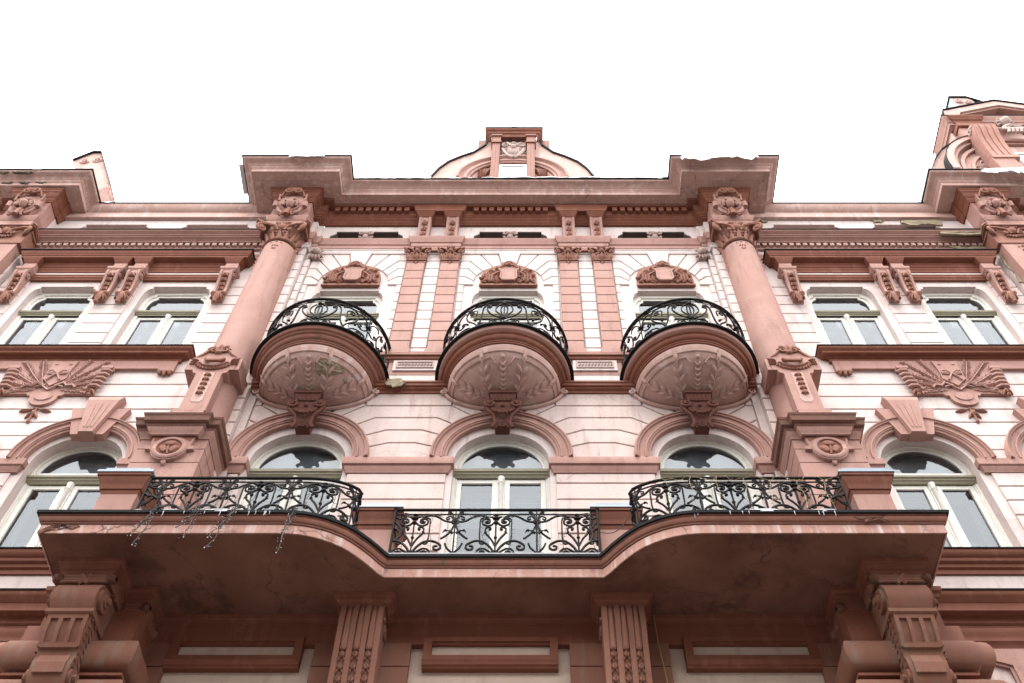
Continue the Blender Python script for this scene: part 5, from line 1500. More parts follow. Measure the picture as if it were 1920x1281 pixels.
def curl(cx, cz, r, turns, a0, sgn, n=11):
    return [(cx + r * (1 - 0.72 * i / n) * cos(radians(a0) + sgn * 2 * pi * turns * i / n), cz + r * (1 - 0.72 * i / n) * sin(radians(a0) + sgn * 2 * pi * turns * i / n)) for i in range(n + 1)]
class Iron:
    HS = 1.0                                # height scale of the railing being made
    def __init__(s, run, u0, z0):
        s.run, s.u0, s.z0, s.b = run, u0, z0, MB()
    def bar(s, P, r=0.011, n=4, dd=0.0):
        pts = []
        for u, h in P:
            x, d = s.run.at(s.u0 + u)
            pts.append((x, d + dd, s.z0 + h * s.HS))
        s.b.tube(pts, r, n)
        return s
    def knob(s, u, h, r, sc=(1, 1, 1)):
        x, d = s.run.at(s.u0 + u)
        s.b.ball((x, d, s.z0 + h * s.HS), r, 7, 5, sc)
        return s
    def leaf(s, u, h, u2, h2, wd):
        (x, d), (x2, d2) = s.run.at(s.u0 + u), s.run.at(s.u0 + u2)
        s.b.tube([(x, d, s.z0 + h * s.HS), ((x + x2) / 2, (d + d2) / 2 + 0.01, s.z0 + s.HS * (h + h2) / 2 + 0.006), (x2, d2, s.z0 + h2 * s.HS)], wd * 0.5, 4, 0.003)
        return s
R_ = 0.0132
def heart_panel(run, u, z0, parent):
    I = Iron(run, u, z0)
    I.bar([(0, 0.0), (0, 0.70)], 0.013).knob(0, 0.10, 0.030, (1, 1, 1.2)).knob(0, 0.345, 0.022).knob(0, 0.60, 0.030).knob(0, 0.67, 0.034, (1.3, 1, .7)).knob(0, 0.735, 0.024, (1.6, 1, .6))
    for s in (-1, 1):
        I.bar(smooth([(s * 0.0, 0.20), (s * 0.055, 0.33), (s * 0.115, 0.42), (s * 0.12, 0.49)]) + curl(s * 0.078, 0.49, 0.042, 0.75, 0 if s > 0 else 180, s), R_)
        I.knob(s * 0.066, 0.485, 0.02)
        I.bar([(s * 0.02, 0.60)] + smooth([(s * 0.05, 0.56), (s * 0.10, 0.545), (s * 0.155, 0.575)]) + curl(s * 0.105, 0.62, 0.062, 1.1, -35 if s > 0 else 215, s), R_)
        I.knob(s * 0.10, 0.615, 0.021)
        I.bar(smooth([(s * 0.125, 0.685), (s * 0.18, 0.66), (s * 0.185, 0.52), (s * 0.185, 0.36), (s * 0.175, 0.28)]) + curl(s * 0.145, 0.265, 0.034, 0.9, 10 if s > 0 else 170, -s), R_ * 0.85)
        I.bar(smooth([(s * 0.012, 0.09), (s * 0.06, 0.19), (s * 0.14, 0.275), (s * 0.235, 0.29), (s * 0.315, 0.24)]) + curl(s * 0.285, 0.185, 0.06, 1.0, 55 if s > 0 else 125, -s), R_ * 1.15)
        I.bar(smooth([(s * 0.01, 0.02), (s * 0.05, 0.10), (s * 0.13, 0.165)]) + curl(s * 0.155, 0.095, 0.073, 1.25, 110 if s > 0 else 70, -s), R_)
        I.knob(s * 0.157, 0.09, 0.018)
        I.leaf(s * 0.0, 0.66, s * 0.09, 0.70, 0.05).leaf(s * 0.11, 0.45, s * 0.14, 0.40, 0.03)
    return I.b.build('heart_panel', M['iron'], parent)
def rosette_panel(run, u, z0, parent, w=0.40):
    I = Iron(run, u, z0)
    ring = [(0.034 * cos(a * pi / 5), 0.615 + 0.034 * sin(a * pi / 5)) for a in range(11)]
    I.bar(ring, 0.016).bar([(0, 0), (0, 0.58)], 0.013).knob(0, 0.05, 0.034, (1, 1, .9)).knob(0, 0.615, 0.022).bar([(0, 0.65), (0, 0.80)], 0.010)
    for s in (-1, 1):
        I.bar(smooth([(s * 0.008, 0.57), (s * 0.05, 0.44), (s * 0.13, 0.345), (s * 0.16, 0.33)]), R_)
        I.bar(smooth([(s * 0.012, 0.10), (s * 0.07, 0.17), (s * 0.10, 0.25)]), R_)
        I.bar(smooth([(s * 0.035, 0.61), (s * 0.12, 0.63), (s * 0.21, 0.70), (s * 0.30, 0.725), (s * 0.39, 0.69)]), R_)
        I.bar(smooth([(s * 0.015, 0.65), (s * 0.05, 0.71), (s * 0.09, 0.70)]) + curl(s * 0.085, 0.67, 0.028, 0.8, 80 if s > 0 else 100, -s), R_ * 0.8)
        I.bar(smooth([(s * 0.012, 0.66), (s * 0.045, 0.765), (s * 0.09, 0.80)]) + curl(s * 0.07, 0.775, 0.022, 0.7, 60 if s > 0 else 120, -s), R_ * 0.8)
        I.leaf(s * 0.02, 0.42, s * 0.10, 0.47, 0.04).leaf(s * 0.10, 0.47, s * 0.14, 0.42, 0.04)
    return I.b.build('rosette_panel', M['iron'], parent)
def straight_railing(pts, z0, n_half, first, label=None):
    P = empty('balcony_railing', B)
    if label: P['label'] = label
    run = Run(pts)
    I = Iron(run, 0, z0)
    N_ = max(2, int(run.L / 0.08))
    us = [run.L * i / N_ for i in range(N_ + 1)]
    Iron_top = Iron(run, 0, z0)
    Iron_top.bar([(u, 0.825) for u in us], 0.020, 6)
    Iron_top.b.build('handrail', M['iron'], P)
    Iron_low = Iron(run, 0, z0)
    Iron_low.bar([(u, 0.745) for u in us], 0.011).bar([(u, 0.012) for u in us], 0.014)
    Iron_low.b.build('rail', M['iron'], P)
    step = run.L / n_half
    for k in range(n_half):
        u = step * (k + 0.5)
        if (k % 2 == 0) == (first == 'h'): heart_panel(run, u, z0, P)
        else: rosette_panel(run, u, z0, P)
    for u in (0.0, run.L):
        e = Iron(run, u, z0)
        s = 1 if u == 0 else -1
        e.bar([(0, 0), (0, 0.83)], 0.017, 5).knob(0, 0.85, 0.03)
        e.bar(smooth([(s * 0.01, 0.70), (s * 0.07, 0.66), (s * 0.13, 0.70)]) + curl(s * 0.12, 0.735, 0.03, 0.8, 0 if s > 0 else 180, s), R_)
        e.bar(smooth([(s * 0.02, 0.60), (s * 0.10, 0.48), (s * 0.09, 0.36), (s * 0.02, 0.28)]), R_)
        e.leaf(s * 0.02, 0.50, s * 0.08, 0.42, 0.05)
        e.b.build('end_stanchion', M['iron'], P)
    return P
ZB = 8.605
straight_railing([(-1.20, 0.78), (1.20, 0.78)], ZB, 6 - 1, 'h')
sr = [(1.60, 1.05), (1.56, 1.10), (1.58, 1.17), (1.66, 1.225), (1.78, 1.285), (1.93, 1.325), (2.10, 1.345), (2.30, 1.35), (3.98, 1.35)]
Iron.HS = 0.88
straight_railing(sr, ZB, 7, 'r')
straight_railing([(-x, d) for x, d in sr[::-1]], ZB, 7, 'r')
Iron.HS = 1.0

# ---- three half-round balconies
def bowl_pt(c, x, d, off=0.0):
    a, h = 0.865, 0.45
    r2 = min(0.995, (x * x + d * d) / (a * a))
    k = sqrt(1 - r2)
    n = Vector((x / (a * a), d / (a * a), -k / h))
    n.normalize()
    return (c + x + n.x * off, d + n.y * off, 13.05 - h * k + n.z * off)
def round_balcony(c, worn=False, label=None):
    A = empty('round_balcony', B)
    if label: A['label'] = label
    rimm = M['mossy'] if worn else M['rose']
    MB().lathe([(0.9, 13.335), (1.03, 13.335), (1.03, 13.26), (1.022, 13.25), (0.99, 13.238)], c, 0, 0, pi, 48).build('edge_band', rimm, A)
    MB().lathe([(0.99, 13.238), (0.985, 13.215), (0.955, 13.20), (0.945, 13.155), (0.925, 13.135), (0.90, 13.125), (0.898, 13.10), (0.885, 13.095), (0.884, 13.07), (0.86, 13.055), (0.6, 13.05)], c, 0, 0, pi, 48).build('cove_moulding', M['mossy'] if worn else M['deep'], A)
    MB().lathe([(0.6, 13.34), (1.055, 13.336), (1.085, 13.33), (1.085, 13.352), (1.05, 13.375), (0.0, 13.375)], c, 0, 0, pi, 48).build('flashing', M['sheet'], A)
    MB().lathe([(0.865 * sin(pi / 2 * i / 14), 13.05 - 0.45 * cos(pi / 2 * i / 14)) for i in range(15)], c, 0, 0, pi, 40).build('bowl', M['cornice'], A, 60)
    # raised border and chevron spine
    b = MB()
    for s in (-1, 1):
        pts = [bowl_pt(c, 0.775 * cos(radians(a)) * s, 0.775 * sin(radians(a)), 0.004) for a in range(2, 82, 5)]
        pts += [bowl_pt(c, s * 0.115, 0.70, 0.004), bowl_pt(c, s * 0.08, 0.66, 0.004), bowl_pt(c, s * 0.08, 0.1, 0.004)]
        b.tube(pts, 0.017, 4)
        b.tube([bowl_pt(c, 0.83 * cos(radians(a)) * s, 0.83 * sin(radians(a)), 0.004) for a in range(2, 93, 5)], 0.014, 4)
    b.build('border_fillet', M['cornice'], A)
    sp_ = MB()
    sp_.ball(bowl_pt(c, 0, 0.775, 0.0), 0.035, 8, 5)
    for k in range(9):
        d = 0.70 - 0.07 * k
        for s in (-1, 1):
            sp_.tube([bowl_pt(c, s * 0.045, d + 0.018, 0.004), bowl_pt(c, 0, d - 0.022, 0.016)], 0.021, 5)
    sp_.build('chevron_spine', M['cornice'], A)
    rr = random.Random(int(c * 7))
    for s in (-1, 1):
        l = MB()
        def sl(x, d, g, ln, wd):
            ux, ud = cos(g), sin(g)
            vs = []
            for t, k in ((0, 0), (0.3, 0.85), (0.65, 0.9), (1, 0)):
                for q_ in ((-1, 1) if k else (0,)):
                    vs.append(bowl_pt(c, s * (x + ux * ln * t - ud * wd * k * q_ / 2), d + ud * ln * t + ux * wd * k * q_ / 2, 0.018))
            m_ = bowl_pt(c, s * (x + ux * ln * 0.5), d + ud * ln * 0.5, 0.034)
            vs.append(m_)
            out = [tuple(v) for v in vs]
            inn = []
            ring = [0, 1, 3, 5, 4, 2]
            l.add(out, [(ring[i], ring[(i + 1) % 6], 6) for i in range(6)])
            low = [bowl_pt(c, 0, 0)] 
            base = []
            for i in ring:
                v = Vector((out[i][0] - c, out[i][1], out[i][2] - 13.05))
                base.append((c + v.x * 0.985, v.y * 0.985, 13.05 + v.z * 0.975))
            l.add([out[i] for i in ring] + base, [(i, (i + 1) % 6, 6 + (i + 1) % 6, 6 + i) for i in range(6)])
        for (x0, d0, x1, d1, cnt) in ((0.19, 0.10, 0.30, 0.66, 3), (0.21, 0.12, 0.66, 0.28, 3)):
            l.tube([bowl_pt(c, s * (x0 + (x1 - x0) * t / 8), d0 + (d1 - d0) * t / 8 + 0.04 * sin(pi * t / 8), 0.006) for t in range(9)], 0.013, 4)
            g0 = atan2(d1 - d0, x1 - x0)
            for k in range(cnt):
                t = 0.30 + 0.48 * k / (cnt - 1)
                x, d = x0 + (x1 - x0) * t, d0 + (d1 - d0) * t + 0.04 * sin(pi * t)
                sl(x, d, g0 + 0.72, 0.14, 0.068)
                sl(x - 0.03 * (x1 - x0), d - 0.03 * (d1 - d0), g0 - 0.72, 0.14, 0.066)
            sl(x1, d1, g0, 0.15, 0.068)
        l.build('laurel_branch', M['cornice'], A, 20)
    w_ = MB()
    w_.tube([(c + 0.90 * cos(radians(a)), 0.02, 13.03 + 0.475 * sin(radians(a))) for a in range(188, 353, 6)], 0.032, 6)
    for s in (-1, 1): w_.spiral(c + s * 0.925, 12.985, 0.062, 1.3, pi / 2, s, 0.05, 0.022, 6)
    w_.build('wall_scroll', M['cornice'], A)
    if worn:
        rnd = random.Random(3)
        for nm, pts, k in (('bare_masonry', [(0.10, 0.72), (0.24, 0.735), (0.36, 0.68), (0.47, 0.62), (0.52, 0.52), (0.40, 0.50), (0.30, 0.52), (0.16, 0.52), (0.09, 0.60)], 1), ('bare_masonry', [(0.50, 0.44), (0.55, 0.42), (0.55, 0.36), (0.51, 0.35)], 1), ('bare_masonry', [(-0.045, 0.43), (0.04, 0.43), (0.045, 0.26), (-0.035, 0.25)], 1), ('bare_masonry', [(-0.05, 0.14), (0.045, 0.15), (0.04, 0.05), (-0.04, 0.05)], 1)):
            m_ = MB()
            cxm, cdm = sum(p[0] for p in pts) / len(pts), sum(p[1] for p in pts) / len(pts)
            ring = []
            for i in range(len(pts)):
                a_, b_ = pts[i], pts[(i + 1) % len(pts)]
                for t in (0, 0.33, 0.66):
                    ring.append((a_[0] + (b_[0] - a_[0]) * t + rnd.uniform(-.012, .012), a_[1] + (b_[1] - a_[1]) * t + rnd.uniform(-.012, .012)))
            N_ = len(ring)
            vs = []
            for q_ in (1.0, 0.66, 0.33):
                for x, d in ring: vs.append(bowl_pt(c, cxm + (x - cxm) * q_, cdm + (d - cdm) * q_, 0.006 + (0.0 if q_ == 1 else rnd.uniform(0, 0.022))))
            vs.append(bowl_pt(c, cxm, cdm, 0.02))
            fs = [(q_ * N_ + i, q_ * N_ + (i + 1) % N_, (q_ + 1) * N_ + (i + 1) % N_, (q_ + 1) * N_ + i) for q_ in (0, 1) for i in range(N_)] + [(2 * N_ + i, 2 * N_ + (i + 1) % N_, 3 * N_) for i in range(N_)]
            m_.add(vs, fs).build(nm, M['rubble'], A, 0)
    return A
LBL = ('round balcony with a mossy rim and a patch of bare masonry in its bowl', None, None)
for i, c in enumerate((-2.875, 0.0, 2.875)):
    round_balcony(c, i == 0, LBL[i])
    K = empty('keystone_bracket', B)
    b = MB().wedge(c - 0.165, c + 0.165, 0.05, 0.30, 12.40, 12.52, c - 0.195, c + 0.195, 0.05, 0.34).box(c - 0.205, c + 0.205, 0.03, 0.36, 12.52, 12.57)
    for k in range(5):
        x = c - 0.12 + 0.06 * k
        b.tube([(x, 0.325, 12.51), (x, 0.30, 12.42)], 0.018, 5)
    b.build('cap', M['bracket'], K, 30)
    b = MB()
    for s in (-1, 1):
        b.spiral(c + s * 0.185, 12.36, 0.085, 1.6, pi / 2, -s, 0.26, 0.028, 6, bulge=0.03)
        b.tube([(c + s * 0.26, 0.24, 12.36), (c + s * 0.23, 0.23, 12.26), (c + s * 0.13, 0.20, 12.16), (c + s * 0.10, 0.17, 12.02), (c + s * 0.15, 0.15, 11.93)], 0.032, 6)
        b.leaf((c + s * 0.10, 12.18), (c + s * 0.20, 12.34), 0.06, 0.24, 0.03)
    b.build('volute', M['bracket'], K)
    b = MB().wedge(c - 0.10, c + 0.10, 0.02, 0.155, 11.93, 12.40, c - 0.16, c + 0.16, 0.02, 0.28)
    b.dome(c, 12.32, 0.035, 0.035, 0.25, 0.05).leaf((c, 12.28), (c, 12.17), 0.07, 0.24, 0.05)
    for k in range(7):
        t = -1 + 2 * k / 6
        b.ball((c + 0.13 * t, 0.24 + 0.035 * (1 - t * t), 12.13 + 0.11 * t * t), 0.036 - 0.010 * abs(t), 7, 5)
    for s in (-1, 0, 1): b.tube([(c - 0.06, 0.17 + 0.01 * s, 12.06 - 0.05 * (s + 1)), (c, 0.19, 12.02 - 0.05 * (s + 1)), (c + 0.06, 0.17 + 0.01 * s, 12.06 - 0.05 * (s + 1))], 0.020, 5)
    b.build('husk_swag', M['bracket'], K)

def round_railing(c):
    P = empty('balcony_railing', B)
    Rr = 1.0
    run = Run([(c - Rr * cos(pi * i / 60), Rr * sin(pi * i / 60)) for i in range(61)])
    z0, H = 13.37, 0.80
    mid = run.L / 2
    us = [run.L * i / 60 for i in range(61)]
    t = Iron(run, 0, z0)
    t.bar([(u, H) for u in us], 0.024, 6)
    t.b.build('handrail', M['iron'], P)
    t = Iron(run, 0, z0)
    t.bar([(u, H - 0.085) for u in us], 0.010).bar([(u, 0.0125) for u in us], 0.0125)
    t.b.build('rail', M['iron'], P)
    f = Iron(run, mid, z0)                     # tulip in the middle
    f.bar([(0, 0), (0, H - 0.085)], 0.014).knob(0, 0.22, 0.03).knob(0, 0.64, 0.035, (1.3, 1, .8))
    for s in (-1, 1):
        f.bar(smooth([(0, 0.22), (s * 0.055, 0.32), (s * 0.13, 0.44), (s * 0.115, 0.56), (s * 0.05, 0.63)]), 0.0125)
        f.bar(smooth([(0, 0.24), (s * 0.045, 0.38), (s * 0.05, 0.52), (s * 0.0, 0.62)]), 0.014)
        f.bar(smooth([(s * 0.01, 0.04), (s * 0.05, 0.15), (s * 0.13, 0.20)]) + curl(s * 0.16, 0.115, 0.088, 1.3, 110 if s > 0 else 70, -s), 0.0142)
        f.bar(smooth([(s * 0.01, 0.22), (s * 0.06, 0.27), (s * 0.11, 0.26)]), 0.014)
        f.knob(s * 0.16, 0.11, 0.022)
    f.b.build('tulip_panel', M['iron'], P)
    for s in (-1, 1):
        g = Iron(run, mid, z0)
        g.bar(curl(s * 0.24, 0.60, 0.035, 0.9, 200 if s > 0 else -20, s)[::-1] + smooth([(s * 0.215, 0.62), (s * 0.27, 0.665), (s * 0.33, 0.60), (s * 0.35, 0.42), (s * 0.38, 0.22), (s * 0.47, 0.05)]), 0.0152)
        g.bar(smooth([(s * 0.02, 0.20), (s * 0.16, 0.31), (s * 0.25, 0.46), (s * 0.27, 0.58), (s * 0.22, 0.66)]), 0.0152)
        g.bar(smooth([(s * 0.36, 0.66), (s * 0.45, 0.70), (s * 0.56, 0.68), (s * 0.63, 0.58), (s * 0.60, 0.40), (s * 0.47, 0.22), (s * 0.42, 0.10)]) , 0.0152)
        g.bar(smooth([(s * 0.45, 0.45), (s * 0.44, 0.58), (s * 0.52, 0.63)]) + curl(s * 0.52, 0.57, 0.055, 1.1, 90, -s), 0.0125)
        g.bar(smooth([(s * 0.50, 0.05), (s * 0.56, 0.16), (s * 0.66, 0.20)]) + curl(s * 0.68, 0.13, 0.07, 1.2, 100 if s > 0 else 80, -s), 0.0142)
        g.leaf(s * 0.45, 0.30, s * 0.52, 0.36, 0.05).leaf(s * 0.60, 0.30, s * 0.66, 0.36, 0.05)
        g.b.build('scroll_panel', M['iron'], P)
        g = Iron(run, mid + s * 0.84, z0)
        g.bar([(0, 0), (0, H)], 0.0125).knob(0, 0.46, 0.045)
        for a in range(8): g.leaf(0.03 * cos(a * pi / 4), 0.46 + 0.03 * sin(a * pi / 4), 0.10 * cos(a * pi / 4), 0.46 + 0.10 * sin(a * pi / 4), 0.035)
        for e in (-1, 1):
            g.bar(smooth([(e * 0.01, 0.05), (e * 0.05, 0.16), (e * 0.12, 0.20)]) + curl(e * 0.13, 0.14, 0.06, 1.2, 100 if e > 0 else 80, -e), 0.0142)
            g.bar(smooth([(e * 0.02, 0.36), (e * 0.10, 0.28), (e * 0.17, 0.32)]) + curl(e * 0.15, 0.36, 0.04, 0.9, -40 if e > 0 else 220, e), 0.014)
            g.bar(smooth([(e * 0.03, 0.54), (e * 0.10, 0.64), (e * 0.19, 0.66), (e * 0.22, 0.58)]), 0.0125)
        g.b.build('rosette_panel', M['iron'], P)
        g = Iron(run, mid + s * 1.22, z0)
        for e in (-1, 1):
            g.bar(smooth([(e * 0.02, 0.04), (e * 0.10, 0.12), (e * 0.17, 0.30), (e * 0.15, 0.50), (e * 0.05, 0.64)]), 0.0152)
            g.bar(smooth([(e * 0.15, 0.50), (e * 0.10, 0.58)]) + curl(e * 0.07, 0.52, 0.05, 1.1, 90, e), 0.0125)
            g.bar(smooth([(0, 0.05), (e * 0.03, 0.20), (e * 0.09, 0.26)]) + curl(e * 0.08, 0.20, 0.05, 1.0, 80, -e), 0.0125)
        g.leaf(0, 0.30, 0, 0.46, 0.06)
        g.b.build('scroll_panel', M['iron'], P)
        g = Iron(run, mid + s * (run.L / 2 - 0.01), z0)
        g.bar([(0, 0), (0, H + 0.03)], 0.018, 5)
        g.b.build('end_stanchion', M['iron'], P)
        for k in range(6):                     # little scrolls between the two top rails
            g = Iron(run, mid + s * (0.12 + 0.25 * k), z0)
            g.bar(curl(0.03 * s, H - 0.045, 0.032, 1.0, 180 if s > 0 else 0, s)[::-1] + [(s * 0.09, H - 0.07), (s * 0.15, H - 0.02)], 0.011)
            g.b.build('top_scroll', M['iron'], P)
for c in (-2.875, 0.0, 2.875): round_railing(c)
# ---- gable in the middle of the roof
G = empty('roof_gable', B)
def gpt(pts): return pts + [(-x, z) for x, z in pts[::-1]]
og = [(1.80, 20.6), (1.79, 21.45), (1.66, 21.90), (1.47, 22.30), (1.20, 22.62), (0.92, 22.88), (0.66, 23.35), (0.62, 23.60)]
MB().prism(gpt(og), -0.45, 0.0).build('wall', M['cornice'], G, 0)
fl_ = MB().sweep([(0, 0), (0, 0)], [(0, 0), (1, 0)]) if False else MB()
for s in (-1, 1):
    P_ = [(x * s, z) for x, z in og[1:]]
    for a, b in zip(P_, P_[1:]):
        fl_.add([(a[0], -0.47, a[1]), (a[0], 0.05, a[1]), (b[0], 0.05, b[1]), (b[0], -0.47, b[1]), (a[0] + s * 0.03, -0.47, a[1] + 0.03), (a[0] + s * 0.03, 0.05, a[1] + 0.03), (b[0] + s * 0.03, 0.05, b[1] + 0.03), (b[0] + s * 0.03, -0.47, b[1] + 0.03)],
                [(0, 1, 2, 3), (4, 5, 6, 7), (1, 5, 6, 2), (0, 4, 7, 3)])
fl_.build('flashing', M['sheet'], G, 0)
MB().arcsweep([(0.95, -0.02), (0.95, 0.05), (1.0, 0.06), (1.02, 0.09), (1.08, 0.09), (1.10, 0.06), (1.16, 0.07), (1.20, 0.13), (1.24, 0.13), (1.24, -0.02)], 0, 21.25, 0, pi, 32).build('arch_moulding', M['rose'], G)
MB().prism([(0.88 * cos(radians(a)), 21.25 + 0.88 * sin(radians(a))) for a in range(0, 181, 9)], 0.0, 0.02).build('arch_field', M['deep'], G, 0)
for s in (-1, 1):
    x0, x1 = sorted((s * 0.315, s * 0.495))
    MB().box(x0, x1, 0, 0.17, 20.8, 23.12).build('gable_pilaster', M['deep'], G, 0)
    for k in (0, 1): MB().box(x0 + 0.035 + 0.07 * k, x0 + 0.075 + 0.07 * k, 0.165, 0.174, 20.8, 23.0).build('flute', M['orn'], G, 0)
    MB().box(x0 - 0.03, x1 + 0.03, 0, 0.20, 23.12, 23.18).box(x0 - 0.01, x1 + 0.01, 0, 0.18, 23.18, 23.55).box(x0 - 0.035, x1 + 0.035, 0, 0.21, 23.52, 23.60).build('gable_capital', M['deep'], G, 0)
    f = MB()
    for i in range(12):
        a = radians(20 + 60 * (i / 11))
        f.leaf((s * 0.60, 21.35 + 0.02 * i), (s * (0.60 + 0.18 * cos(a * (i % 3))), 21.42 + 0.045 * i), 0.06, 0.03, 0.05)
    f.build('spandrel_relief', M['orn'], G)
MB().box(-0.86, 0.86, -0.4, -0.05, 23.0, 23.88).build('attic_block', M['deep'], G, 0)
MB().sweep([(-0.02, 23.60), (0.0, 23.60), (0.02, 23.70), (0.05, 23.72), (0.06, 23.80), (0.10, 23.83), (0.11, 23.90), (-0.02, 23.92)], [(-0.57, -0.3), (-0.57, 0.14), (0.57, 0.14), (0.57, -0.3)]).build('gable_cornice', M['deep'], G)
MB().sweep([(-0.02, 23.90), (0.13, 23.905), (0.13, 23.925), (-0.02, 23.94)], [(-0.57, -0.3), (-0.57, 0.14), (0.57, 0.14), (0.57, -0.3)]).build('flashing', M['sheet'], G, 0)
MB().prism([(-0.45, 23.92), (0.45, 23.92), (0.30, 24.20), (0.18, 24.28), (-0.18, 24.28), (-0.30, 24.20)], -0.2, 0.05).build('pediment', M['cornice'], G, 0)
MB().dome(0, 24.28, 0.20, 0.15, -0.05, 0.2, 12, 3).build('shell_crest', M['mossy'], G)
ca = MB().dome(0, 22.85, 0.17, 0.26, 0.02, 0.12, 14, 3)
for s in (-1, 1):
    ca.spiral(s * 0.19, 23.12, 0.09, 1.4, pi / 2, -s, 0.10, 0.03, 5)
    ca.tube([(s * 0.25, 0.06, 22.95), (s * 0.20, 0.09, 22.70), (s * 0.10, 0.10, 22.45), (0, 0.10, 22.36)], 0.05, 6)
    ca.tube([(s * 0.06, 0.12, 23.05), (s * 0.16, 0.12, 23.22), (s * 0.27, 0.08, 23.16)], 0.04, 5)
    for k in range(3): ca.leaf((s * 0.18, 22.75 - 0.1 * k), (s * 0.30, 22.70 - 0.12 * k), 0.10, 0.04, 0.06)
ca.dome(0, 22.95, 0.08, 0.10, 0.12, 0.08).dome(0, 23.22, 0.08, 0.06, 0.08, 0.08)
ca.build('crest', M['stone'], G)
gw = leaf_frame(-0.31, 0.31, 20.6, 22.05, 0.0, 0.06, 0.06)
gw.build('window_frame', M['white'], G, 0)
MB().box(-0.30, 0.30, 0.0, 0.035, 20.6, 22.0).build('snow_covered_pane', M['snow'], G, 0)

# ---- second gable over the next part of the front, and the stub on the left
G2 = empty('roof_gable', B)
G2['label'] = 'pedimented roof gable at the right end with a curved shoulder'
GX = 12.25
def g2(pts): return pts + [(2 * GX - x, z) for x, z in pts[::-1]]
def m2(x): return 2 * GX - x
shl = [(9.50, 20.3), (9.55, 22.05), (9.72, 22.42), (9.91, 22.75), (10.10, 23.06), (10.29, 23.29), (10.46, 23.44), (10.65, 23.55), (10.72, 24.0), (10.72, 24.5)]
MB().prism(g2(shl), -0.7, 0.0).build('wall', M['cornice'], G2, 0)
def strip(pts, d0, d1, t, m, name='flashing'):
    k = MB()
    for a, b in zip(pts, pts[1:]):
        k.add([(a[0], d0, a[1]), (a[0], d1, a[1]), (b[0], d1, b[1]), (b[0], d0, b[1]), (a[0], d0, a[1] + t), (a[0], d1, a[1] + t), (b[0], d1, b[1] + t), (b[0], d0, b[1] + t)], [(0, 1, 2, 3), (4, 5, 6, 7), (1, 5, 6, 2), (0, 4, 7, 3), (0, 1, 5, 4), (2, 3, 7, 6)])
    return k.build(name, m, G2, 0)
for mir in (0, 1):
    f_ = (lambda x: m2(x)) if mir else (lambda x: x)
    bx = lambda b, x0, x1, *r: b.box(min(f_(x0), f_(x1)), max(f_(x0), f_(x1)), *r)
    strip([(f_(x), z) for x, z in shl[1:8]], -0.72, 0.05, 0.035, M['sheet'])
    el = lambda rx, rz, a: (f_(11.4 + rx * cos(radians(a))), 21.5 + rz * sin(radians(a)))
    A_ = list(range(180, 94, -5))
    for (ro, ri, d1, m_) in (((1.62, 2.07), (1.45, 1.93), 0.22, 'cornice'), ((1.45, 1.93), (1.36, 1.84), 0.14, 'cornice'), ((1.28, 1.72), (1.20, 1.62), 0.08, 'cornice'), ((1.05, 1.40), (0.98, 1.30), 0.05, 'cornice')):
        MB().prism([el(*ro, a) for a in A_] + [el(*ri, a) for a in A_[::-1]], -0.05, d1).build('arch_moulding', M[m_], G2, 30)
    strip([el(1.63, 2.08, a) for a in A_], -0.1, 0.24, 0.025, M['sheet'])
    rl = MB()
    for i in range(9):
        x, z = 10.62 + 0.05 * (i % 3), 21.55 + 0.09 * i
        rl.leaf((f_(x), z), (f_(x + 0.16 * cos(i * 1.7)), z + 0.14 * sin(i * 1.7)), 0.08, 0.0, 0.05)
    rl.build('spandrel_relief', M['cornice'], G2)
    bx(MB(), 10.80, 11.34, 0, 0.20, 21.9, 24.06).build('gable_pilaster', M['rose'], G2, 0)
    bx(MB(), 10.75, 11.25, 0, 0.30, 20.3, 21.84).build('gable_pilaster', M['rose'], G2, 0)
    bx(bx(MB(), 10.76, 11.46, 0, 0.27, 24.03, 24.18), 10.80, 11.42, 0, 0.24, 24.18, 24.45).build('gable_capital', M['deep'], G2, 0)
    x0, x1 = sorted((f_(10.79), f_(11.36)))
    sc_ = [(0.15, 21.86), (0.30, 21.86), (0.31, 22.25), (0.36, 22.7), (0.43, 23.0), (0.50, 23.2), (0.52, 23.36), (0.46, 23.47), (0.34, 23.48), (0.15, 23.44)]
    q_ = MB().side(sc_, x0, x1)
    for k in range(4): q_.side([(d + 0.022, z) for d, z in sc_[1:8]] + [(d - 0.03, z) for d, z in sc_[1:8][::-1]], x0 + 0.01 + 0.145 * k, x0 + 0.11 + 0.145 * k)
    q_.box(x0 - 0.02, x1 + 0.02, 0.1, 0.335, 21.83, 21.95)
    q_.build('gable_scroll', M['worn'], G2, 35)
    for e in (x0 - 0.005, x1 + 0.005):
        v_ = MB().tube([(e, 0.36 + 0.11 * (1 - 0.8 * t / 14) * cos(2 * pi * 1.3 * t / 14), 23.33 + 0.11 * (1 - 0.8 * t / 14) * sin(2 * pi * 1.3 * t / 14)) for t in range(15)], 0.025, 5)
        v_.build('scroll_eye', M['stone'], G2)
    # forward break of the cornice over the pilaster
    MB().sweep([(-0.02, 24.30), (0.0, 24.30), (0.02, 24.38), (0.05, 24.40), (0.06, 24.46), (0.10, 24.50), (0.11, 24.56), (-0.02, 24.58)], [(min(f_(10.78), f_(11.44)), 0.0), (min(f_(10.78), f_(11.44)), 0.24), (max(f_(10.78), f_(11.44)), 0.24), (max(f_(10.78), f_(11.44)), 0.0)]).build('gable_cornice', M['deep'], G2)
cp_ = [(10.66, -0.65), (10.66, 0.20), (m2(10.66), 0.20), (m2(10.66), -0.65)]
MB().sweep([(-0.02, 24.25), (0.0, 24.25), (0.01, 24.34), (0.04, 24.36), (0.05, 24.45), (0.10, 24.50), (0.12, 24.57), (-0.02, 24.60)], cp_).build('gable_cornice', M['rose'], G2)
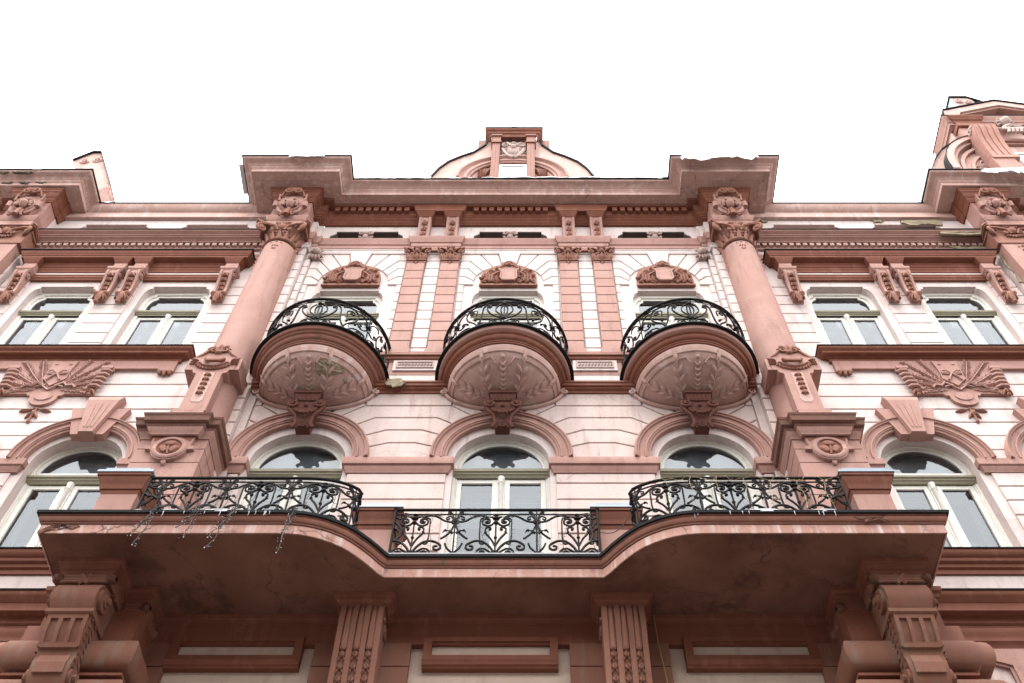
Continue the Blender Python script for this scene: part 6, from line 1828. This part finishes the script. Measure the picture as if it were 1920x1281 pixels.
MB().box(10.67, m2(10.67), -0.64, 0.19, 24.25, 24.58).build('gable_cornice_core', M['rose'], G2, 0)
MB().sweep([(-0.02, 24.575), (0.135, 24.578), (0.138, 24.60), (-0.02, 24.63)], cp_).build('flashing', M['sheet'], G2, 0)
rk = [(10.62, 24.60), (10.70, 24.92), (GX, 25.66), (GX, 25.38), (11.10, 24.84), (10.98, 24.60)]
for mir in (0, 1):
    MB().prism([((m2(x) if mir else x), z) for x, z in rk], -0.75, 0.32).build('raking_cornice', M['cornice'], G2, 0)
    MB().prism([((m2(x) if mir else x), z) for x, z in ((10.98, 24.60), (11.10, 24.84), (GX, 25.38), (GX, 25.30), (11.16, 24.78), (11.08, 24.60))], -0.5, 0.27).build('raking_fillet', M['rose'], G2, 0)
    strip([((m2(x) if mir else x), z) for x, z in ((10.58, 24.62), (10.68, 24.94), (GX, 25.68))], -0.8, 0.36, 0.03, M['sheet'])
MB().prism([(11.0, 24.58), (m2(11.0), 24.58), (GX, 25.34)], -0.5, 0.10).build('pediment_field', M['rose'], G2, 0)
bu = MB()
face(bu, 11.93, 0.32, 24.12, 0.16)
rnd = random.Random(8)
for i in range(26):
    a = radians(-30 + 240 * i / 25)
    rr_ = rnd.uniform(0.14, 0.19)
    bu.ball((11.93 + rr_ * cos(a), 0.26 + rnd.uniform(0, 0.08), 24.15 + rr_ * sin(a)), rnd.uniform(0.035, 0.055), 6, 4)
bu.tube([(11.93, 0.28, 24.02), (11.95, 0.26, 23.86)], 0.075, 8, 0.10)
bu.tube([(11.72, 0.24, 23.66), (11.82, 0.28, 23.80), (11.96, 0.30, 23.84), (12.14, 0.28, 23.78), (12.26, 0.24, 23.62)], 0.09, 8)
bu.tube([(11.74, 0.26, 23.70), (11.62, 0.34, 23.56), (11.50, 0.36, 23.58)], 0.055, 7, 0.035)
bu.tube([(12.24, 0.26, 23.66), (12.40, 0.36, 23.50), (12.30, 0.42, 23.42)], 0.055, 7, 0.035)
for k in range(5): bu.tube([(11.75 + 0.1 * k, 0.30, 23.72), (11.78 + 0.1 * k, 0.36, 23.55), (11.74 + 0.1 * k, 0.33, 23.38)], 0.04, 6)
bu.build('bust', M['stone'], G2)
MB().box(11.40, m2(11.40), 0, 0.16, 23.30, 23.42).box(11.44, m2(11.44), 0, 0.10, 23.22, 23.30).build('window_lintel', M['rose'], G2, 0)
MB().box(11.40, m2(11.40), -0.02, 0.03, 20.5, 23.22).build('blind_field', M['cornice'], G2, 0)
leaf_frame(11.62, m2(11.62), 20.6, 22.75, 0.02, 0.08, 0.08).build('window_frame', M['cream'], G2, 0)
MB().box(11.69, m2(11.69), 0.02, 0.05, 20.7, 22.68).build('snow_covered_pane', M['snow'], G2, 0)
MB().wedge(11.95, 12.62, -0.9, -0.3, 25.8, 27.75, 11.98, 12.5, -0.9, -0.3).build('finial_stack', M['cornice'], G2, 0)
MB().wedge(11.94, 11.96, -0.91, -0.3, 25.8, 27.75, 11.97, 11.985, -0.91, -0.3).build('cheek', M['verdigris'], G2, 0)
k = MB().box(11.93, 12.42, -0.95, -0.25, 27.75, 27.80)
k.add([(12.42, -0.95, 27.75), (12.42, -0.25, 27.75), (12.72, -0.25, 27.35), (12.72, -0.95, 27.35), (12.42, -0.95, 27.80), (12.42, -0.25, 27.80), (12.72, -0.25, 27.40), (12.72, -0.95, 27.40)], [(0, 1, 2, 3), (4, 5, 6, 7), (1, 5, 6, 2)])
k.build('sheet_cap', M['sheet'], G2, 0)
k = MB()
for x, z in ((12.12, 27.42), (12.38, 27.36)): k.spiral(x, z, 0.13, 1.5, pi / 2, 1, -0.28, 0.03, 5)
k.build('volute', M['cornice'], G2)
MB().prism([(9.03, 21.03), (9.50, 21.03), (9.60, 22.0), (9.60, 22.55), (9.52, 22.50)], -0.75, -0.05).build('cheek', M['verdigris'], G2, 0)
ch = tag(empty('chimney', B), 'pale chimney stub with volutes and a black sheet cap beside the left cornice break')
cp = [(-9.28, 21.47), (-9.10, 21.70), (-9.99, 23.64), (-10.19, 23.64), (-10.49, 23.13), (-10.21, 22.57), (-10.1, 21.3), (-9.6, 21.1)]
MB().prism(cp, -0.9, -0.3).build('stack', M['cornice'], ch, 0)
k = MB()
for a, b in zip(cp[1:4], cp[2:5]):
    k.add([(a[0], -0.95, a[1]), (a[0], -0.24, a[1]), (b[0], -0.24, b[1]), (b[0], -0.95, b[1]), (a[0], -0.95, a[1] + 0.04), (a[0], -0.24, a[1] + 0.04), (b[0], -0.24, b[1] + 0.04), (b[0], -0.95, b[1] + 0.04)], [(0, 1, 2, 3), (4, 5, 6, 7), (1, 5, 6, 2), (0, 4, 7, 3)])
k.build('sheet_cap', M['sheet'], ch, 0)
k = MB()
for x, z in ((-10.18, 23.1), (-9.90, 23.18)): k.spiral(x, z, 0.13, 1.5, pi / 2, 1, -0.29, 0.03, 5)
k.build('volute', M['cornice'], ch)

# ---- mirror the right flank to the left
for o in RIGHT: mirror_tree(o, B)
# copies of shapes that differ between the ends: bare masonry where the plaster fell at the right end
def patch(parent, pts, d, m, name='bare_masonry', seed=1, h=0.02):
    rnd = random.Random(seed)
    ring = []
    for i in range(len(pts)):
        a, b = pts[i], pts[(i + 1) % len(pts)]
        for t in (0, 0.25, 0.5, 0.75): ring.append((a[0] + (b[0] - a[0]) * t + rnd.uniform(-.035, .035), a[1] + (b[1] - a[1]) * t + rnd.uniform(-.022, .022)))
    cx, cz = sum(p[0] for p in ring) / len(ring), sum(p[1] for p in ring) / len(ring)
    n = len(ring)
    vs = [(x, d - 0.02, z) for x, z in ring]
    for q in (1.0, 0.75, 0.5, 0.25): vs += [(cx + (x - cx) * q, d + rnd.uniform(0.0, h), cz + (z - cz) * q) for x, z in ring]
    vs.append((cx, d + h, cz))
    fs = [(k * n + i, k * n + (i + 1) % n, (k + 1) * n + (i + 1) % n, (k + 1) * n + i) for k in range(4) for i in range(n)] + [(4 * n + i, 4 * n + (i + 1) % n, 5 * n) for i in range(n)]
    return MB().add(vs, fs).build(name, m, parent, 0)
patch(LG, [(8.35, 18.13), (9.3, 18.14), (9.3, 17.99), (8.3, 17.995)], 0.27, M['rubble'], seed=2)
patch(LG, [(8.45, 17.88), (9.2, 17.87), (9.2, 17.62), (8.8, 17.65)], 0.06, M['rubble'], seed=3)
patch(PA, [(7.95, 19.17), (8.75, 19.16), (8.70, 18.92), (8.35, 18.98), (8.1, 18.90), (7.9, 19.03)], 0.032, M['rubble'], seed=4, h=0.010)
patch(PA, [(7.35, 19.16), (7.55, 19.17), (7.55, 19.08), (7.40, 19.07)], 0.032, M['rubble'], seed=14, h=0.008)
patch(PA, [(5.05, 19.16), (5.2, 19.16), (5.2, 19.08), (5.08, 19.07)], 0.032, M['rubble'], seed=15, h=0.008)
for i, (x0, x1, z0, z1) in enumerate(((-10.35, -10.1, 19.45, 19.53), (-10.0, -9.75, 19.43, 19.53), (-9.68, -9.45, 19.47, 19.53))):
    patch(LB, [(x0, z1), (x1, z1), (x1 - 0.05, z0), (x0 + 0.08, z0 + 0.02)], 0.70, M['soot'], 'black_moss', 20 + i, 0.012)
for i, (x0, x1) in enumerate(((-10.4, -10.22), (-10.1, -9.72))):
    patch(LB, [(x0, 19.66), (x1, 19.66), (x1 - 0.03, 19.60), (x0 + 0.05, 19.59)], 0.865, M['soot'], 'black_moss', 30 + i, 0.02)
patch(FW, [(9.88, 18.3), (11.5, 18.3), (11.5, 17.4), (9.95, 17.5)], 0.16, M['rubble'], seed=5)
patch(FW, [(9.2, 17.6), (9.28, 17.6), (9.26, 16.2), (9.2, 16.3)], 0.15, M['rubble'], seed=6)
patch(SC, [(-1.79, 13.24), (-1.55, 13.24), (-1.52, 13.10), (-1.68, 13.02), (-1.80, 13.08)], 0.123, M['rubble'], seed=7, h=0.008)
patch(LB, [(-4.86, 8.54), (-4.55, 8.52), (-4.40, 8.40), (-4.62, 8.36), (-4.86, 8.30)], 1.425, M['capmoss'], 'broken_corner', 8, 0.03)
patch(LB, [(3.9, 8.55), (4.3, 8.545), (4.25, 8.47), (4.05, 8.45)], 1.47, M['capmoss'], 'broken_edge', 9, 0.02)

# ------------------------------------------------------------------ things that only rest on or hang from the house
def snow(x0, x1, d0, d1, z, h, seed, label, group='snow left on the roof edges', hang=0.03):
    n, m_ = max(6, int((x1 - x0) / 0.06)), max(4, int((d1 - d0) / 0.06))
    n, m_ = min(n, 60), min(m_, 30)
    vs, fs = [], []
    for k in (0, 1):
        for i in range(n + 1):
            for j in range(m_ + 1):
                u, v = i / n, j / m_
                e = min(1, 5 * min(u, 1 - u)) ** 0.5 * min(1, 4 * min(v, 1 - v) + 0.25) ** 0.5
                nz = noise.noise(Vector((u * (x1 - x0) * 4, v * 3, seed * 7.3)))
                n2 = noise.noise(Vector((u * (x1 - x0) * 13, v * 9, seed * 3.1)))
                x = x0 + (x1 - x0) * u
                d = d0 + (d1 - d0) * v + (0.03 * nz + 0.015 * n2) * v
                drop = min(1, max(0, (v - 0.84) / 0.12)) * hang * max(0.08, 0.8 + 0.9 * nz + 0.5 * n2)
                zz = z + (h * e * (0.75 + 0.6 * nz + 0.25 * n2) if k else 0.0) - drop * (1.0 if not k else 0.45)
                vs.append((x, d, max(zz, z - drop * 0.5 + 0.003) if k else zz))
    S_ = (n + 1) * (m_ + 1)
    for i in range(n):
        for j in range(m_):
            a = i * (m_ + 1) + j
            fs += [(a, a + 1, a + m_ + 2, a + m_ + 1), (S_ + a, S_ + a + 1, S_ + a + m_ + 2, S_ + a + m_ + 1)]
    for i in range(n):
        for j in (0, m_):
            a = i * (m_ + 1) + j
            fs.append((a, a + m_ + 1, S_ + a + m_ + 1, S_ + a))
    for j in range(m_):
        for i in (0, n):
            a = i * (m_ + 1) + j
            fs.append((a, a + 1, S_ + a + 1, S_ + a))
    o = MB().add(vs, fs).build('snow_patch', M['snow'], None, 60)
    return tag(o, label, 'snow', group)
snow(3.42, 4.98, 0.75, 1.245, 19.72, 0.17, 1, 'thick lump of snow overhanging the cornice break above the right column', hang=0.36)
snow(-4.45, -3.75, 0.95, 1.235, 19.73, 0.08, 2, 'thin crust of snow on the front of the cornice break above the left column', hang=0.16)
snow(3.10, 3.40, 0.45, 0.74, 19.735, 0.14, 3, 'small snow heap in the inner corner beside the right cornice break')
snow(-0.6, 3.0, 0.55, 0.73, 19.735, 0.035, 4, 'long thin ridge of snow along the middle cornice below the gable')
snow(-3.1, -0.8, 0.60, 0.71, 19.735, 0.015, 5, 'faint line of snow along the middle cornice left of the gable')
snow(-5.53, -5.38, 0.35, 1.0, 19.735, 0.08, 6, 'snow hanging from the outer side of the left cornice break')
snow(-10.5, -9.35, 0.45, 0.90, 19.735, 0.17, 7, 'low snow bank on the cornice at the far left edge')
snow(9.55, 11.2, 0.30, 0.945, 19.72, 0.24, 8, 'deep snow bank on the cornice at the far right edge', hang=0.34)
snow(-8.6, -7.9, 0.05, 0.18, 19.70, 0.06, 9, 'wedge of snow where the left parapet meets the far left cornice')
snow(5.6, 6.8, 0.05, 0.165, 19.70, 0.03, 10, 'thin strip of snow on the parapet of the right side bay')
snow(-4.05, -2.3, 1.30, 1.505, 8.605, 0.035, 11, 'strip of snow along the left half of the long balcony lip', 'snow along the long balcony lip')
snow(2.3, 4.1, 1.30, 1.505, 8.605, 0.035, 12, 'strip of snow along the right half of the long balcony lip', 'snow along the long balcony lip')
def snow_curve(s, label, seed):
    rnd = random.Random(seed)
    pts = [(s * x, d + 0.05, 8.612) for x, d in cur]
    o = MB().tube(pts, 0.03, 6, 0.024, 1.0).build('snow_patch', M['snow'], None, 60)
    tag(o, label, 'snow', 'snow along the long balcony lip')
snow_curve(-1, 'thin snow line on the left curve of the long balcony lip', 1)
snow_curve(1, 'thin snow line on the right curve of the long balcony lip', 2)
o = MB().tube([(-1.2, 0.84, 8.61), (1.2, 0.84, 8.61)], 0.022, 6).build('snow_patch', M['snow'], None, 60)
tag(o, 'thin snow line under the middle railing of the long balcony', 'snow', 'snow along the long balcony lip')
# icicles
im = MB().tube([(0, 0, 0), (0.002, 0, -0.02), (0, 0, -0.06)], 0.007, 5, 0.001).mesh('icicle', 60)
im.materials.append(M['bulb'])
rnd = random.Random(12)
spots = [(rnd.uniform(-3.6, -1.9), 1.52, 8.56, 'left') for _ in range(12)] + [(rnd.uniform(1.9, 3.9), 1.52, 8.56, 'right') for _ in range(12)]
for x, d, z, w_ in spots:
    if abs(x) < 2.3: d = 1.52 - (2.3 - abs(x)) * 0.28
    o = bpy.data.objects.new('icicle', im)
    COL.objects.link(o)
    o.location = (x, -d, z + 0.005)
    o.scale = (1, 1, rnd.uniform(0.7, 1.5))
    tag(o, 'tiny clear icicle under the metal lip of the long balcony on its %s half' % w_, 'icicle', 'icicles along the %s half of the long balcony' % w_)

# fairy light strings hanging over the balcony edge
def light_string(x, d, ln, lean, seed, label):
    rnd = random.Random(seed)
    T = tag(empty('light_string', None, (x, -d, 8.64)), label, 'light string', 'fairy light strings hanging from the left railing')
    wm = MB()
    bl = MB()
    for k in range(3):
        pts = []
        l = ln * (1 - 0.22 * k)
        px, pd = 0, 0.0
        for i in range(15):
            t = i / 14
            px += rnd.uniform(-0.016, 0.016) + lean / 14
            z = -l * t
            pts.append((px, pd + rnd.uniform(-.006, .006) + 0.01 * k, z))
            if i > 1:
                sx, sz = rnd.choice((-1, 1)) * rnd.uniform(0.02, 0.05), rnd.uniform(-0.03, 0.02)
                wm.tube([pts[-1], (px + sx, pts[-1][1], z + sz)], 0.003, 3)
                if rnd.random() < 0.45: bl.ball((px + sx, pts[-1][1], z + sz), 0.0045, 5, 4)
        wm.tube(pts, 0.0042, 4)
        bl.ball(pts[-1], 0.007, 5, 4)
    wm.tube([(0, -0.22, 0.45), (0.03, -0.17, 0.2), (0, -0.02, 0.01), (0, 0, 0)], 0.004, 4)
    wm.build('wire', M['wire'], T)
    b_ = bl.build('bulbs', M['bulb'], T)
    b_.name = 'bulb_cluster'
    tag(b_, kind='stuff')
light_string(-3.66, 1.53, 0.62, -0.10, 1, 'bushy string of unlit fairy lights nearest the left post')
light_string(-3.18, 1.53, 0.50, -0.12, 2, 'thin string of unlit fairy lights over the white streaked fascia')
light_string(-2.78, 1.53, 0.66, -0.16, 3, 'forked string of unlit fairy lights at the end of the white streaks')
light_string(-2.16, 1.50, 0.70, -0.05, 4, 'long string of unlit fairy lights where the balcony edge starts to curve')
def twine(run, u0, u1, z0, h, seed, label, m, nm='light_string'):
    rnd = random.Random(seed)
    T = tag(empty(nm, None, (0, 0, 0)), label, 'light string')
    wm = MB()
    n = int((u1 - u0) / 0.05)
    pts = []
    for i in range(n + 1):
        x, d = run.at(u0 + (u1 - u0) * i / n)
        pts.append((x, d + 0.02, z0 + h + 0.035 * sin(i * 0.9) + rnd.uniform(-.03, .03)))
        if rnd.random() < 0.7:
            wm.tube([pts[-1], (x + rnd.uniform(-.05, .05), d + 0.03, pts[-1][2] + rnd.uniform(-.05, .03))], 0.003, 3)
        if i % 6 == 3:
            q = [pts[-1]]
            for k in range(9):
                q.append((q[-1][0] + rnd.uniform(-.02, .02), q[-1][1] - 0.002, q[-1][2] - 0.065))
                wm.tube([q[-1], (q[-1][0] + rnd.choice((-1, 1)) * 0.035, q[-1][1], q[-1][2] + rnd.uniform(-.02, .02))], 0.0028, 3)
            wm.tube(q, 0.0032, 3)
    wm.tube(pts, 0.0024, 3)
    wm.build('wire', m, T)
twine(Run(sr), 0.4, Run(sr).L, ZB, 0.71, 5, 'yellowish string of fairy lights wound along the right railing', M['gold'])
twine(Run([(-1.2, 0.78), (1.2, 0.78)]), 0.0, 2.4, ZB, 0.70, 6, 'dark string of fairy lights tangled in the middle railing', M['wire'])
twine(Run([(-x, d) for x, d in sr[::-1]]), 0.2, Run(sr).L - 0.3, ZB, 0.54, 7, 'dark string of fairy lights tangled in the left railing', M['wire'])
# loose cables
o = MB().tube([(1.21 + 0.37 * t / 10, 0.80 + 0.26 * t / 10, 9.03 - 0.16 * sin(pi * t / 10) + 0.06 * t / 10) for t in range(11)], 0.006, 4).build('cable', M['wire'], None)
tag(o, 'thin black cable sagging between the middle and right railings', 'cable')
o = MB().tube([(1.80, 0.2, 8.30), (1.805, 0.21, 8.0), (1.815, 0.215, 7.8), (1.84, 0.22, 7.5), (1.86, 0.22, 7.2), (1.87, 0.22, 6.6)], 0.008, 5).build('cable', M['gold'], None)
tag(o, 'yellow cable hanging down beside the right fluted bracket', 'cable')
